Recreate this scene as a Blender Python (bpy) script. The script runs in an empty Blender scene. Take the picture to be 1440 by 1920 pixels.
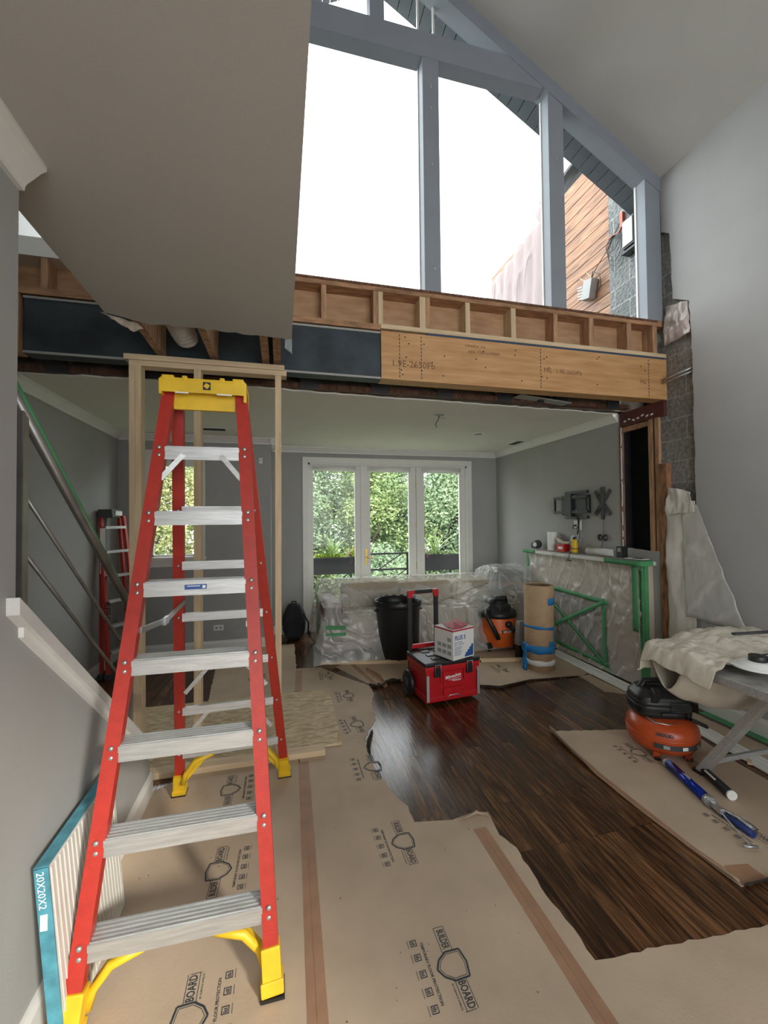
import bpy, bmesh, math, random
from mathutils import Vector, Matrix, Euler, noise
random.seed(7)
V = Vector
PI = math.pi
sc = bpy.context.scene
COL = sc.collection

# ---------------------------------------------------------------- camera, world, light, exposure
cd = bpy.data.cameras.new('camera'); cam = bpy.data.objects.new('camera', cd); COL.objects.link(cam)
sc.camera = cam
cd.sensor_fit = 'VERTICAL'; cd.sensor_height = 36.0; cd.lens = 36.0 * 780.6 / 1920.0
cd.clip_start = 0.02; cd.clip_end = 500
YAW, PIT, ROL = 0.2431, 0.02094, -0.01007
fw = V((math.sin(YAW) * math.cos(PIT), math.cos(YAW) * math.cos(PIT), math.sin(PIT)))
rt = V((math.cos(YAW), -math.sin(YAW), 0)); up = rt.cross(fw)
r2 = rt * math.cos(ROL) + up * math.sin(ROL); u2 = r2.cross(fw)
M = Matrix((r2, u2, -fw)).transposed().to_4x4(); M.translation = V((0, 0, 1.67)); cam.matrix_world = M

w = bpy.data.worlds.new('sky'); sc.world = w; w.use_nodes = True
bg = w.node_tree.nodes['Background']; bg.inputs[0].default_value = (0.96, 0.98, 1.0, 1); bg.inputs[1].default_value = 1.0
vs = sc.view_settings
vs.view_transform = 'Standard'; vs.look = 'None'; vs.gamma = 1.0; vs.use_curve_mapping = False
vs.exposure = 2.5
cy = sc.cycles
cy.max_bounces = 9; cy.diffuse_bounces = 5; cy.glossy_bounces = 3; cy.transmission_bounces = 4; cy.transparent_max_bounces = 16
cy.sample_clamp_indirect = 4.0; cy.caustics_reflective = False; cy.caustics_refractive = False
cy.use_denoising = True

def area(name, loc, rot, sx, sy, power, color=(1, 1, 1), portal=False):
    l = bpy.data.lights.new(name, 'AREA'); l.shape = 'RECTANGLE'; l.size = sx; l.size_y = sy; l.energy = power; l.color = color
    l.cycles.is_portal = portal
    o = bpy.data.objects.new(name, l); COL.objects.link(o); o.location = loc; o.rotation_euler = rot
    return o
# daylight through the window openings (portals guide the sky light in)
area('portal_gable', (0.8, 3.42, 5.0), (-PI / 2, 0, 0), 5.5, 3.2, 1, portal=True)
area('portal_doors', (1.70, 6.62, 1.5), (-PI / 2, 0, 0), 2.7, 2.3, 1, portal=True)
area('portal_side_window', (-1.34, 6.0, 1.85), (-PI / 2, 0, 0), 0.8, 1.4, 1, portal=True)
area('portal_rear', (1.4, -3.25, 2.2), (PI / 2, 0, 0), 3.9, 3.1, 1, portal=True)

sl = bpy.data.lights.new('sun', 'SUN'); sl.energy = 0.75; sl.angle = math.radians(7); sl.color = (1, .95, .86)
so = bpy.data.objects.new('sun', sl); COL.objects.link(so); so.rotation_euler = V((-.50, .78, -.44)).to_track_quat('-Z', 'Y').to_euler()

# ---------------------------------------------------------------- materials
MT = {}
def mat(name, col, rough=0.6, metal=0.0, var=0.0, vscale=8.0, bump=0.0, bscale=40.0, stretch=(1, 1, 1), spec=0.5, coat=0.0, col2=None, emis=0, alpha=None, detail=5):
    if name in MT: return MT[name]
    m = bpy.data.materials.new(name); m.use_nodes = True; nt = m.node_tree; N = nt.nodes; L = nt.links
    b = N['Principled BSDF']
    b.inputs['Roughness'].default_value = rough; b.inputs['Metallic'].default_value = metal
    b.inputs['Specular IOR Level'].default_value = spec; b.inputs['Coat Weight'].default_value = coat
    tc = N.new('ShaderNodeTexCoord'); mp = N.new('ShaderNodeMapping'); mp.inputs['Scale'].default_value = stretch
    L.new(tc.outputs['Object'], mp.inputs['Vector'])
    nz = N.new('ShaderNodeTexNoise'); nz.inputs['Scale'].default_value = vscale; nz.inputs['Detail'].default_value = detail
    L.new(mp.outputs[0], nz.inputs['Vector'])
    mx = N.new('ShaderNodeMix'); mx.data_type = 'RGBA'
    c2 = col2 if col2 else tuple(max(0, c * (1 - var)) for c in col)
    c1 = col if col2 else tuple(min(1, c * (1 + var * 0.5)) for c in col)
    mx.inputs[6].default_value = (*c1, 1); mx.inputs[7].default_value = (*c2, 1)
    mr = N.new('ShaderNodeMapRange'); mr.inputs[1].default_value = 0.32; mr.inputs[2].default_value = 0.68
    L.new(nz.outputs[0], mr.inputs[0]); L.new(mr.outputs[0], mx.inputs[0]); L.new(mx.outputs[2], b.inputs['Base Color'])
    if bump:
        n2 = N.new('ShaderNodeTexNoise'); n2.inputs['Scale'].default_value = bscale; n2.inputs['Detail'].default_value = 4
        L.new(mp.outputs[0], n2.inputs['Vector'])
        bp = N.new('ShaderNodeBump'); bp.inputs['Strength'].default_value = bump; bp.inputs['Distance'].default_value = 0.01
        L.new(n2.outputs[0], bp.inputs['Height']); L.new(bp.outputs[0], b.inputs['Normal'])
    if emis:
        b.inputs['Emission Color'].default_value = (*col, 1); b.inputs['Emission Strength'].default_value = emis
    MT[name] = m
    return m

def glassmat(name, tint=(0.96, 0.98, 0.98), refl=0.012):
    m = bpy.data.materials.new(name); m.use_nodes = True; nt = m.node_tree; N = nt.nodes; L = nt.links
    N.remove(N['Principled BSDF'])
    t = N.new('ShaderNodeBsdfTransparent'); t.inputs[0].default_value = (*tint, 1)
    g = N.new('ShaderNodeBsdfGlossy'); g.inputs['Roughness'].default_value = 0.03
    x = N.new('ShaderNodeMixShader'); x.inputs[0].default_value = refl
    L.new(t.outputs[0], x.inputs[1]); L.new(g.outputs[0], x.inputs[2]); L.new(x.outputs[0], N['Material Output'].inputs[0])
    MT[name] = m; return m

def plasticsheet(name, opacity=0.35, col=(0.85, 0.85, 0.82), bscale=9.0, stretch=(1, 1, 1), bump=0.8, rough=0.25, dist=11):
    m = bpy.data.materials.new(name); m.use_nodes = True; nt = m.node_tree; N = nt.nodes; L = nt.links
    b = N['Principled BSDF']; b.inputs['Base Color'].default_value = (*col, 1); b.inputs['Roughness'].default_value = rough
    t = N.new('ShaderNodeBsdfTransparent'); x = N.new('ShaderNodeMixShader')
    tc = N.new('ShaderNodeTexCoord'); mp = N.new('ShaderNodeMapping'); mp.inputs['Scale'].default_value = stretch
    L.new(tc.outputs['Object'], mp.inputs[0])
    n = N.new('ShaderNodeTexNoise'); n.inputs['Scale'].default_value = bscale; n.inputs['Detail'].default_value = 6; n.inputs['Distortion'].default_value = 0.8
    L.new(mp.outputs[0], n.inputs[0])
    n.noise_type = 'RIDGED_MULTIFRACTAL'
    wv = N.new('ShaderNodeTexWave'); wv.bands_direction = 'DIAGONAL'; wv.inputs['Scale'].default_value = bscale * .55; wv.inputs['Distortion'].default_value = dist; wv.inputs['Detail'].default_value = 4; wv.inputs['Detail Scale'].default_value = 1.3
    L.new(mp.outputs[0], wv.inputs[0])
    pw = N.new('ShaderNodeMath'); pw.operation = 'POWER'; pw.inputs[1].default_value = 5; L.new(wv.outputs[1], pw.inputs[0])
    sm = N.new('ShaderNodeMath'); sm.operation = 'MULTIPLY_ADD'; sm.inputs[1].default_value = .7; L.new(pw.outputs[0], sm.inputs[0]); L.new(n.outputs[0], sm.inputs[2])
    n = sm
    bp = N.new('ShaderNodeBump'); bp.inputs['Strength'].default_value = bump; bp.inputs['Distance'].default_value = 0.03
    L.new(n.outputs[0], bp.inputs['Height']); L.new(bp.outputs[0], b.inputs['Normal'])
    mr = N.new('ShaderNodeMapRange'); mr.inputs[1].default_value = 0.2; mr.inputs[2].default_value = 1.5
    mr.inputs[3].default_value = opacity; mr.inputs[4].default_value = min(1, opacity + 0.45)  # fold highlights put into the opacity as whiter streaks
    L.new(n.outputs[0], mr.inputs[0]); L.new(mr.outputs[0], x.inputs[0]); b.inputs['Specular IOR Level'].default_value = .9
    L.new(t.outputs[0], x.inputs[1]); L.new(b.outputs[0], x.inputs[2]); L.new(x.outputs[0], N['Material Output'].inputs[0])
    MT[name] = m; return m

def hardwood():
    m = bpy.data.materials.new('dark oak boards'); m.use_nodes = True; nt = m.node_tree; N = nt.nodes; L = nt.links
    b = N['Principled BSDF']
    tc = N.new('ShaderNodeTexCoord'); mp = N.new('ShaderNodeMapping'); mp.inputs['Rotation'].default_value = (0, 0, PI / 2)
    L.new(tc.outputs['Object'], mp.inputs[0])
    br = N.new('ShaderNodeTexBrick'); br.inputs['Scale'].default_value = 1.0
    br.inputs['Brick Width'].default_value = 0.95; br.inputs['Row Height'].default_value = 0.083; br.inputs['Mortar Size'].default_value = 0.0016
    br.offset = 0.37; br.offset_frequency = 3; br.inputs['Bias'].default_value = 0.0
    br.inputs['Color1'].default_value = (0.0, 0.0, 0.0, 1); br.inputs['Color2'].default_value = (1, 1, 1, 1); br.inputs['Mortar'].default_value = (0.5, 0.5, 0.5, 1)
    L.new(mp.outputs[0], br.inputs[0])
    # per-board offset of the grain
    ad = N.new('ShaderNodeVectorMath'); ad.operation = 'MULTIPLY_ADD'
    L.new(br.outputs[0], ad.inputs[0]); ad.inputs[1].default_value = (7, 3, 5); L.new(mp.outputs[0], ad.inputs[2])
    m2 = N.new('ShaderNodeMapping'); m2.inputs['Scale'].default_value = (1.4, 15, 1); L.new(ad.outputs[0], m2.inputs[0])
    g = N.new('ShaderNodeTexNoise'); g.inputs['Scale'].default_value = 2.2; g.inputs['Detail'].default_value = 8; g.inputs['Distortion'].default_value = 1.2
    L.new(m2.outputs[0], g.inputs[0])
    r = N.new('ShaderNodeValToRGB'); e = r.color_ramp.elements
    e[0].position = 0.30; e[0].color = (0.022, 0.011, 0.006, 1); e[1].position = 0.70; e[1].color = (0.20, 0.105, 0.048, 1)
    k = e.new(0.5); k.color = (0.095, 0.046, 0.021, 1)
    L.new(g.outputs[0], r.inputs[0])
    m3 = N.new('ShaderNodeMapping'); m3.inputs['Scale'].default_value = (1.5, 9, 1); L.new(ad.outputs[0], m3.inputs[0])
    wv = N.new('ShaderNodeTexWave'); wv.bands_direction = 'Y'; wv.inputs['Scale'].default_value = .9; wv.inputs['Distortion'].default_value = 7; wv.inputs['Detail'].default_value = 2.5; wv.inputs['Detail Scale'].default_value = .9
    L.new(m3.outputs[0], wv.inputs[0])
    wr_ = N.new('ShaderNodeValToRGB'); wr_.color_ramp.elements[0].position = .08; wr_.color_ramp.elements[0].color = (.30, .26, .24, 1); wr_.color_ramp.elements[1].position = .38; wr_.color_ramp.elements[1].color = (1, 1, 1, 1)
    L.new(wv.outputs[0], wr_.inputs[0])
    gm = N.new('ShaderNodeMix'); gm.data_type = 'RGBA'; gm.blend_type = 'MULTIPLY'; gm.inputs[0].default_value = .45
    L.new(r.outputs[0], gm.inputs[6]); L.new(wr_.outputs[0], gm.inputs[7])
    hs = N.new('ShaderNodeMix'); hs.data_type = 'RGBA'; hs.blend_type = 'MULTIPLY'; hs.inputs[0].default_value = 1
    rr = N.new('ShaderNodeValToRGB'); rr.color_ramp.elements[0].color = (0.50, 0.42, 0.40, 1); rr.color_ramp.elements[1].color = (1.35, 1.25, 1.1, 1)
    L.new(br.outputs[0], rr.inputs[0]); L.new(gm.outputs[2], hs.inputs[6]); L.new(rr.outputs[0], hs.inputs[7])
    mo = N.new('ShaderNodeMix'); mo.data_type = 'RGBA'; L.new(br.outputs[1], mo.inputs[0]); L.new(hs.outputs[2], mo.inputs[6]); mo.inputs[7].default_value = (0.008, 0.004, 0.003, 1)
    L.new(mo.outputs[2], b.inputs['Base Color'])
    b.inputs['Roughness'].default_value = 0.22; b.inputs['Specular IOR Level'].default_value = 0.55
    bp = N.new('ShaderNodeBump'); bp.inputs['Strength'].default_value = 0.35; bp.inputs['Distance'].default_value = 0.003
    L.new(g.outputs[0], bp.inputs['Height']); L.new(bp.outputs[0], b.inputs['Normal'])
    return m

def blockmat(name, c1, c2, mortar, rot=(0, 0, 0), bw=0.4, rh=0.2, ms=0.008, bump=0.6):
    m = bpy.data.materials.new(name); m.use_nodes = True; nt = m.node_tree; N = nt.nodes; L = nt.links
    b = N['Principled BSDF']; b.inputs['Roughness'].default_value = 0.9
    tc = N.new('ShaderNodeTexCoord'); sx = N.new('ShaderNodeSeparateXYZ'); cx = N.new('ShaderNodeCombineXYZ')
    L.new(tc.outputs['Object'], sx.inputs[0]); L.new(sx.outputs['Y'], cx.inputs[0]); L.new(sx.outputs['Z'], cx.inputs[1])
    br = N.new('ShaderNodeTexBrick'); br.inputs['Scale'].default_value = 1; br.inputs['Brick Width'].default_value = bw; br.inputs['Row Height'].default_value = rh
    br.inputs['Mortar Size'].default_value = ms; br.inputs['Color1'].default_value = (*c1, 1); br.inputs['Color2'].default_value = (*c2, 1); br.inputs['Mortar'].default_value = (*mortar, 1)
    L.new(cx.outputs[0], br.inputs[0])
    n = N.new('ShaderNodeTexNoise'); n.inputs['Scale'].default_value = 30; n.inputs['Detail'].default_value = 6; L.new(tc.outputs['Object'], n.inputs[0])
    mx = N.new('ShaderNodeMix'); mx.data_type = 'RGBA'; mx.blend_type = 'MULTIPLY'; mx.inputs[0].default_value = 0.8
    rp = N.new('ShaderNodeValToRGB'); rp.color_ramp.elements[0].position = .3; rp.color_ramp.elements[1].position = .7; rp.color_ramp.elements[0].color = (.5, .5, .5, 1); rp.color_ramp.elements[1].color = (1.2, 1.2, 1.2, 1)
    L.new(n.outputs[0], rp.inputs[0]); L.new(br.outputs[0], mx.inputs[6]); L.new(rp.outputs[0], mx.inputs[7]); L.new(mx.outputs[2], b.inputs['Base Color'])
    ml = N.new('ShaderNodeMath'); ml.operation = 'MULTIPLY_ADD'; ml.inputs[1].default_value = -1.0; L.new(br.outputs[1], ml.inputs[0]); L.new(n.outputs[0], ml.inputs[2])
    bp = N.new('ShaderNodeBump'); bp.inputs['Strength'].default_value = bump; bp.inputs['Distance'].default_value = 0.02
    L.new(ml.outputs[0], bp.inputs['Height']); L.new(bp.outputs[0], b.inputs['Normal'])
    return m

def osbmat():
    m = bpy.data.materials.new('oriented strand board'); m.use_nodes = True; nt = m.node_tree; N = nt.nodes; L = nt.links
    b = N['Principled BSDF']; b.inputs['Roughness'].default_value = 0.7
    tc = N.new('ShaderNodeTexCoord'); mp = N.new('ShaderNodeMapping'); mp.inputs['Scale'].default_value = (11, 48, 20); mp.inputs['Rotation'].default_value = (0, 0, .05)
    nz = N.new('ShaderNodeTexNoise'); nz.inputs['Scale'].default_value = 3; L.new(tc.outputs['Object'], nz.inputs[0])
    mm = N.new('ShaderNodeVectorMath'); mm.operation = 'MULTIPLY_ADD'; L.new(nz.outputs[1], mm.inputs[0]); mm.inputs[1].default_value = (.12, .22, .12); L.new(tc.outputs['Object'], mm.inputs[2])
    L.new(mm.outputs[0], mp.inputs[0])
    v = N.new('ShaderNodeTexVoronoi'); v.inputs['Scale'].default_value = 1.4; L.new(mp.outputs[0], v.inputs[0])
    sp = N.new('ShaderNodeSeparateColor'); L.new(v.outputs['Color'], sp.inputs[0])
    r = N.new('ShaderNodeValToRGB'); e = r.color_ramp.elements
    e[0].color = (0.40, 0.29, 0.155, 1); e[1].color = (0.68, 0.55, 0.35, 1); k = e.new(.5); k.color = (0.55, 0.42, 0.24, 1)
    L.new(sp.outputs[0], r.inputs[0]); L.new(r.outputs[0], b.inputs['Base Color'])
    return m

def cedar():
    m = bpy.data.materials.new('cedar boards'); m.use_nodes = True; nt = m.node_tree; N = nt.nodes; L = nt.links
    b = N['Principled BSDF']; b.inputs['Roughness'].default_value = 0.5
    tc = N.new('ShaderNodeTexCoord'); mp = N.new('ShaderNodeMapping'); mp.inputs['Scale'].default_value = (1, 1.3, 16); L.new(tc.outputs['Object'], mp.inputs[0])
    n = N.new('ShaderNodeTexNoise'); n.inputs['Scale'].default_value = 1.6; n.inputs['Detail'].default_value = 6; n.inputs['Distortion'].default_value = 1.4; L.new(mp.outputs[0], n.inputs[0])
    r = N.new('ShaderNodeValToRGB'); e = r.color_ramp.elements
    e[0].position = .3; e[0].color = (0.10, 0.035, 0.012, 1); e[1].position = .7; e[1].color = (0.50, 0.24, 0.11, 1)
    L.new(n.outputs[0], r.inputs[0]); L.new(r.outputs[0], b.inputs['Base Color'])
    return m

def leafmat(name, a, bcol, scale=1.5):
    m = mat(name, a, 0.55, var=0, vscale=scale, col2=bcol, detail=3)
    return m

wallM = mat('grey wall paint', (0.36, 0.36, 0.345), 0.75, var=0.04, vscale=3, bump=0.06, bscale=120)
wallR = mat('light grey wall paint', (0.42, 0.42, 0.415), 0.7, var=0.04, vscale=3, bump=0.08, bscale=120)
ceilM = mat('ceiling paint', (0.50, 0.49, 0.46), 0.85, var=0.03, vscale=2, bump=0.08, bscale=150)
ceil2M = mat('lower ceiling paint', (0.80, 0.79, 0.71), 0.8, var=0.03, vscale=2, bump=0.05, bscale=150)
frameM = mat('blue grey window paint', (0.27, 0.30, 0.34), 0.6, var=0.05, vscale=4)
whiteM = mat('white trim paint', (0.74, 0.74, 0.70), 0.4, var=0.03)
whitewash = mat('whitewashed cap board', (0.70, 0.69, 0.66), 0.5, var=0.15, vscale=6, stretch=(1, .3, 1), bump=.2)
oldwood = mat('aged framing lumber', (0.42, 0.23, 0.12), 0.75, var=0.45, vscale=5, stretch=(1.2, 6, 6), bump=0.3)
oldwoodV = mat('aged framing lumber upright', (0.46, 0.27, 0.15), 0.75, var=0.4, vscale=5, stretch=(6, 6, 1), bump=0.3)
darkwood = mat('dark stained lumber', (0.16, 0.075, 0.045), 0.7, var=0.6, vscale=6, stretch=(6, 6, 1), bump=0.3)
newwood = mat('fresh pine stud', (0.66, 0.50, 0.31), 0.65, var=0.16, vscale=4, stretch=(9, 9, .8), bump=0.15)
newwoodH = mat('fresh pine plate', (0.68, 0.52, 0.33), 0.65, var=0.16, vscale=4, stretch=(.8, 9, 9), bump=0.15)
lvlM = mat('laminated veneer beam', (0.62, 0.36, 0.16), 0.55, vscale=3, stretch=(.8, 6, 7), col2=(0.46, 0.235, 0.09), bump=0.15)
plyM = mat('plywood sheathing', (0.50, 0.31, 0.17), 0.7, vscale=5, stretch=(1, 3, 3.5), col2=(0.36, 0.20, 0.10), bump=0.2)
steelM = mat('black steel plate', (0.035, 0.050, 0.060), 0.5, metal=0.3, var=0.5, vscale=4, bump=0.2, bscale=20)
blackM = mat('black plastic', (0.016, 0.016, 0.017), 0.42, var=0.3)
black2M = mat('matte black fabric', (0.012, 0.012, 0.014), 0.85, bump=0.4, bscale=60)
binM = mat('ribbed black plastic', (0.012, 0.012, 0.013), 0.38, bump=0.15, bscale=25)
dgreyM = mat('dark grey plastic', (0.05, 0.052, 0.055), 0.5, var=0.2)
redL = mat('red fiberglass', (0.44, 0.032, 0.02), 0.42, var=0.12, vscale=30, bump=0.1, bscale=200)
redM = mat('red plastic', (0.50, 0.012, 0.018), 0.35, var=0.1)
orangeM = mat('orange plastic', (0.80, 0.15, 0.025), 0.42, var=0.1)
orange2 = mat('orange painted steel', (0.52, 0.078, 0.018), 0.3, var=0.08)
yellowM = mat('yellow plastic', (0.78, 0.50, 0.02), 0.45, var=0.12, vscale=12)
aluM = mat('brushed aluminium', (0.62, 0.63, 0.62), 0.42, metal=0.75, var=0.15, vscale=8, stretch=(1, 12, 12), bump=0.15)
steel2 = mat('galvanised steel', (0.50, 0.51, 0.51), 0.35, metal=0.8, var=0.15)
railM = mat('brushed steel rail', (0.30, 0.29, 0.27), 0.38, metal=0.7, var=0.2)
greenT = mat('green painter tape', (0.075, 0.31, 0.125), 0.6, var=0.15, bump=0.2)
blueT = mat('blue painter tape', (0.02, 0.22, 0.55), 0.6, var=0.1, bump=0.2)
paperM = mat('kraft floor board', (0.50, 0.385, 0.275), 0.75, var=0.12, vscale=3.5, bump=0.12, bscale=90, detail=9)
tapeM = mat('brown seam tape', (0.36, 0.20, 0.115), 0.55, var=0.16, vscale=9, bump=0.1)
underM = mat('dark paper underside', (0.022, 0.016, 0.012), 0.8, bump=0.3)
inkM = mat('dark print ink', (0.035, 0.045, 0.055), 0.7, var=0.3, vscale=60)
cardM = mat('cardboard', (0.50, 0.34, 0.20), 0.75, var=0.1, vscale=12)
whiteP = mat('white paper', (0.80, 0.80, 0.77), 0.6)
clothM = mat('canvas drop cloth', (0.62, 0.57, 0.47), 0.85, var=0.12, vscale=6, bump=0.5, bscale=22)
sofaM = mat('tan sofa fabric', (0.46, 0.39, 0.29), 0.85, var=0.12, vscale=10, bump=0.3, bscale=60)
brownM = mat('brown leather', (0.14, 0.07, 0.045), 0.5, var=0.2)
tileM = mat('beige tile face', (0.52, 0.45, 0.36), 0.5, var=0.1, vscale=5)
blueM = mat('metallic blue tube', (0.01, 0.035, 0.32), 0.2, metal=0.6)
tealM = mat('teal film edge', (0.08, 0.30, 0.38), 0.3, var=0.3, vscale=20)
mortM = mat('white insulation paper', (0.70, 0.67, 0.60), 0.8, var=0.15, vscale=5, bump=0.7, bscale=9)
concM = blockmat('concrete block', (0.23, 0.22, 0.205), (0.29, 0.275, 0.255), (0.36, 0.35, 0.33))
splitM = blockmat('split face block', (0.20, 0.215, 0.21), (0.28, 0.295, 0.29), (0.42, 0.43, 0.42), bump=1.0)
soffM = mat('grey soffit board', (0.13, 0.145, 0.165), 0.5, var=0.1)
inkW = mat('white lettering', (0.85, 0.85, 0.85), 0.5)
inkB = mat('navy print', (0.03, 0.10, 0.32), 0.5)
inkR = mat('red print', (0.42, 0.03, 0.05), 0.5)
brassM = mat('brass', (0.65, 0.42, 0.12), 0.3, metal=0.9)
floorM = hardwood(); osbM = osbmat(); cedarM = cedar()
glassM = glassmat('window glass')
poly = plasticsheet('clear poly sheeting', 0.33, bscale=3, bump=0.9, rough=.2)
polyC = plasticsheet('poly sheeting stretched on cabinet', 0.42, (0.86, 0.83, 0.77), bscale=3, stretch=(1, 1.9, .9), bump=.8, dist=7)
polyW = plasticsheet('milky poly film', 0.6, (0.75, 0.74, 0.70), bscale=3, bump=0.25, rough=0.45, dist=5)
polyR = plasticsheet('dusty plastic tarp', 0.75, (0.30, 0.22, 0.215), bscale=3, stretch=(1, 1, .3), bump=0.6, rough=.5)

# ---------------------------------------------------------------- builders
class MB:
    def __init__(s): s.bm = bmesh.new(); s.m = 0
    def _fin(s, fs, m, smooth=False):
        for f in fs: f.material_index = m; f.smooth = smooth
    def box(s, c, d, rot=None, b=0, m=0):
        g = bmesh.ops.create_cube(s.bm, size=1.0); vs_ = g['verts']
        mt = Matrix.Translation(V(c)) @ ((rot if isinstance(rot, Matrix) else Euler(rot).to_matrix()).to_4x4() if rot is not None else Matrix()) @ Matrix.Diagonal((*d, 1))
        bmesh.ops.transform(s.bm, matrix=mt, verts=vs_)
        fs = set(f for v in vs_ for f in v.link_faces)
        if b:
            es = list(set(e for v in vs_ for e in v.link_edges))
            r = bmesh.ops.bevel(s.bm, geom=es, offset=b, segments=2, affect='EDGES', profile=0.7)
            vv = set(v for f in r['faces'] for v in f.verts) | set(v for v in vs_ if v.is_valid)
            fs = set(f for v in vv for f in v.link_faces)
        s._fin(fs, m); return s
    def b2(s, x0, x1, y0, y1, z0, z1, b=0, m=0):
        return s.box(((x0 + x1) / 2, (y0 + y1) / 2, (z0 + z1) / 2), (abs(x1 - x0), abs(y1 - y0), abs(z1 - z0)), None, b, m)
    def bar(s, p0, p1, wx, wy, side=(1, 0, 0), b=0, m=0):
        p0 = V(p0); p1 = V(p1); d = p1 - p0; L = d.length; z = d.normalized(); sd = V(side); x = (sd - z * sd.dot(z)).normalized(); y = z.cross(x)
        return s.box((p0 + p1) / 2, (wx, wy, L), Matrix((x, y, z)).transposed(), b, m)
    def tube(s, pts, r, n=10, m=0, smooth=True, cap=True):
        pts = [V(p) for p in pts]; rs = r if isinstance(r, (list, tuple)) else [r] * len(pts)
        t0 = (pts[1] - pts[0]).normalized(); x = t0.orthogonal().normalized(); rings = []
        for i, p in enumerate(pts):
            t = (pts[min(i + 1, len(pts) - 1)] - pts[max(i - 1, 0)]).normalized()
            x = (x - t * x.dot(t)).normalized(); y = t.cross(x)
            rings.append([s.bm.verts.new(p + (x * math.cos(a) + y * math.sin(a)) * rs[i]) for a in [2 * PI * k / n for k in range(n)]])
        fs = []
        for a, b in zip(rings, rings[1:]):
            for k in range(n): fs.append(s.bm.faces.new((a[k], a[(k + 1) % n], b[(k + 1) % n], b[k])))
        s._fin(fs, m, smooth)
        if cap: s._fin([s.bm.faces.new(rings[0][::-1]), s.bm.faces.new(rings[-1])], m)
        return s
    def lathe(s, prof, c=(0, 0, 0), n=32, m=0, axis=None, smooth=True, sx=1, sy=1):
        R = Matrix() if axis is None else V((0, 0, 1)).rotation_difference(V(axis)).to_matrix().to_4x4()
        T = Matrix.Translation(V(c)) @ R; rings = []
        for r, z in prof:
            rings.append([s.bm.verts.new(T @ V((r * sx * math.cos(2 * PI * k / n), r * sy * math.sin(2 * PI * k / n), z))) for k in range(n)] if r > 1e-6 else [s.bm.verts.new(T @ V((0, 0, z)))])
        fs = []
        for a, b in zip(rings, rings[1:]):
            if len(a) == 1 and len(b) == 1: continue
            for k in range(n):
                if len(a) == 1: fs.append(s.bm.faces.new((a[0], b[(k + 1) % n], b[k])))
                elif len(b) == 1: fs.append(s.bm.faces.new((a[k], a[(k + 1) % n], b[0])))
                else: fs.append(s.bm.faces.new((a[k], a[(k + 1) % n], b[(k + 1) % n], b[k])))
        s._fin(fs, m, smooth); return s
    def ext(s, pts, vec, m=0):
        vec = V(vec); a = [s.bm.verts.new(V(p)) for p in pts]; b = [s.bm.verts.new(V(p) + vec) for p in pts]; n = len(pts)
        fs = [s.bm.faces.new(a[::-1]), s.bm.faces.new(b)]
        for k in range(n): fs.append(s.bm.faces.new((a[k], a[(k + 1) % n], b[(k + 1) % n], b[k])))
        s._fin(fs, m); return s
    def grid(s, fn, nu, nv, m=0, smooth=True):
        vv = [[s.bm.verts.new(V(fn(i / nu, j / nv))) for j in range(nv + 1)] for i in range(nu + 1)]
        s._fin([s.bm.faces.new((vv[i][j], vv[i + 1][j], vv[i + 1][j + 1], vv[i][j + 1])) for i in range(nu) for j in range(nv)], m, smooth); return s
    def build(s, name, mats, parent=None, world=True, solid=0, sub=0):
        bmesh.ops.recalc_face_normals(s.bm, faces=s.bm.faces[:])
        bmesh.ops.triangulate(s.bm, faces=[f for f in s.bm.faces if len(f.verts) > 4])
        me = bpy.data.meshes.new(name)
        o = bpy.data.objects.new(name, me); COL.objects.link(o)
        if parent is not None:
            o.parent = parent
            if world:
                mw = wm(parent)
                s.bm.transform(mw.inverted())
        s.bm.to_mesh(me); s.bm.free()
        for mm in (mats if isinstance(mats, (list, tuple)) else [mats]): me.materials.append(mm)
        if solid:
            md = o.modifiers.new('thickness', 'SOLIDIFY'); md.thickness = solid; md.offset = 0
        if sub:
            md = o.modifiers.new('smooth', 'SUBSURF'); md.levels = sub; md.render_levels = sub
        return o

def wm(o):
    m = Matrix.Translation(o.location) @ o.rotation_euler.to_matrix().to_4x4()
    return wm(o.parent) @ m if o.parent else m

def thing(name, label, cat, loc=(0, 0, 0), rz=0, group=None):
    o = bpy.data.objects.new(name, None); COL.objects.link(o); o.empty_display_size = 0.1
    o.location = loc; o.rotation_euler = (0, 0, rz); o['label'] = label; o['category'] = cat
    if group: o['group'] = group
    return o
def tag(o, label, cat, group=None):
    o['label'] = label; o['category'] = cat
    if group: o['group'] = group
    return o
def struct(o, label=None):
    o['kind'] = 'structure'
    if label: o['label'] = label
    return o
def text(name, s, size, mt, parent, o, u, v, depth=0.0008, align='CENTER', squash=1.0, bold=0.0):
    """lettering: origin o, reading direction u, letter-up v, in world space"""
    cu = bpy.data.curves.new(name, 'FONT'); cu.body = s; cu.size = size; cu.extrude = depth / 2; cu.align_x = align; cu.align_y = 'CENTER'; cu.resolution_u = 2; cu.offset = bold
    t = bpy.data.objects.new(name, cu); COL.objects.link(t)
    bpy.context.view_layer.update()
    me = bpy.data.meshes.new_from_object(t.evaluated_get(bpy.context.evaluated_depsgraph_get()))
    bpy.data.objects.remove(t); bpy.data.curves.remove(cu)
    u = V(u).normalized(); v = V(v); v = (v - u * v.dot(u)).normalized(); n = u.cross(v)
    m = Matrix((u * squash, v, n)).transposed().to_4x4(); m.translation = V(o)
    if parent is not None: m = wm(parent).inverted() @ m
    me.transform(m); me.materials.clear(); me.materials.append(mt)
    ob = bpy.data.objects.new(name, me); COL.objects.link(ob); ob.parent = parent
    return ob
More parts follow.
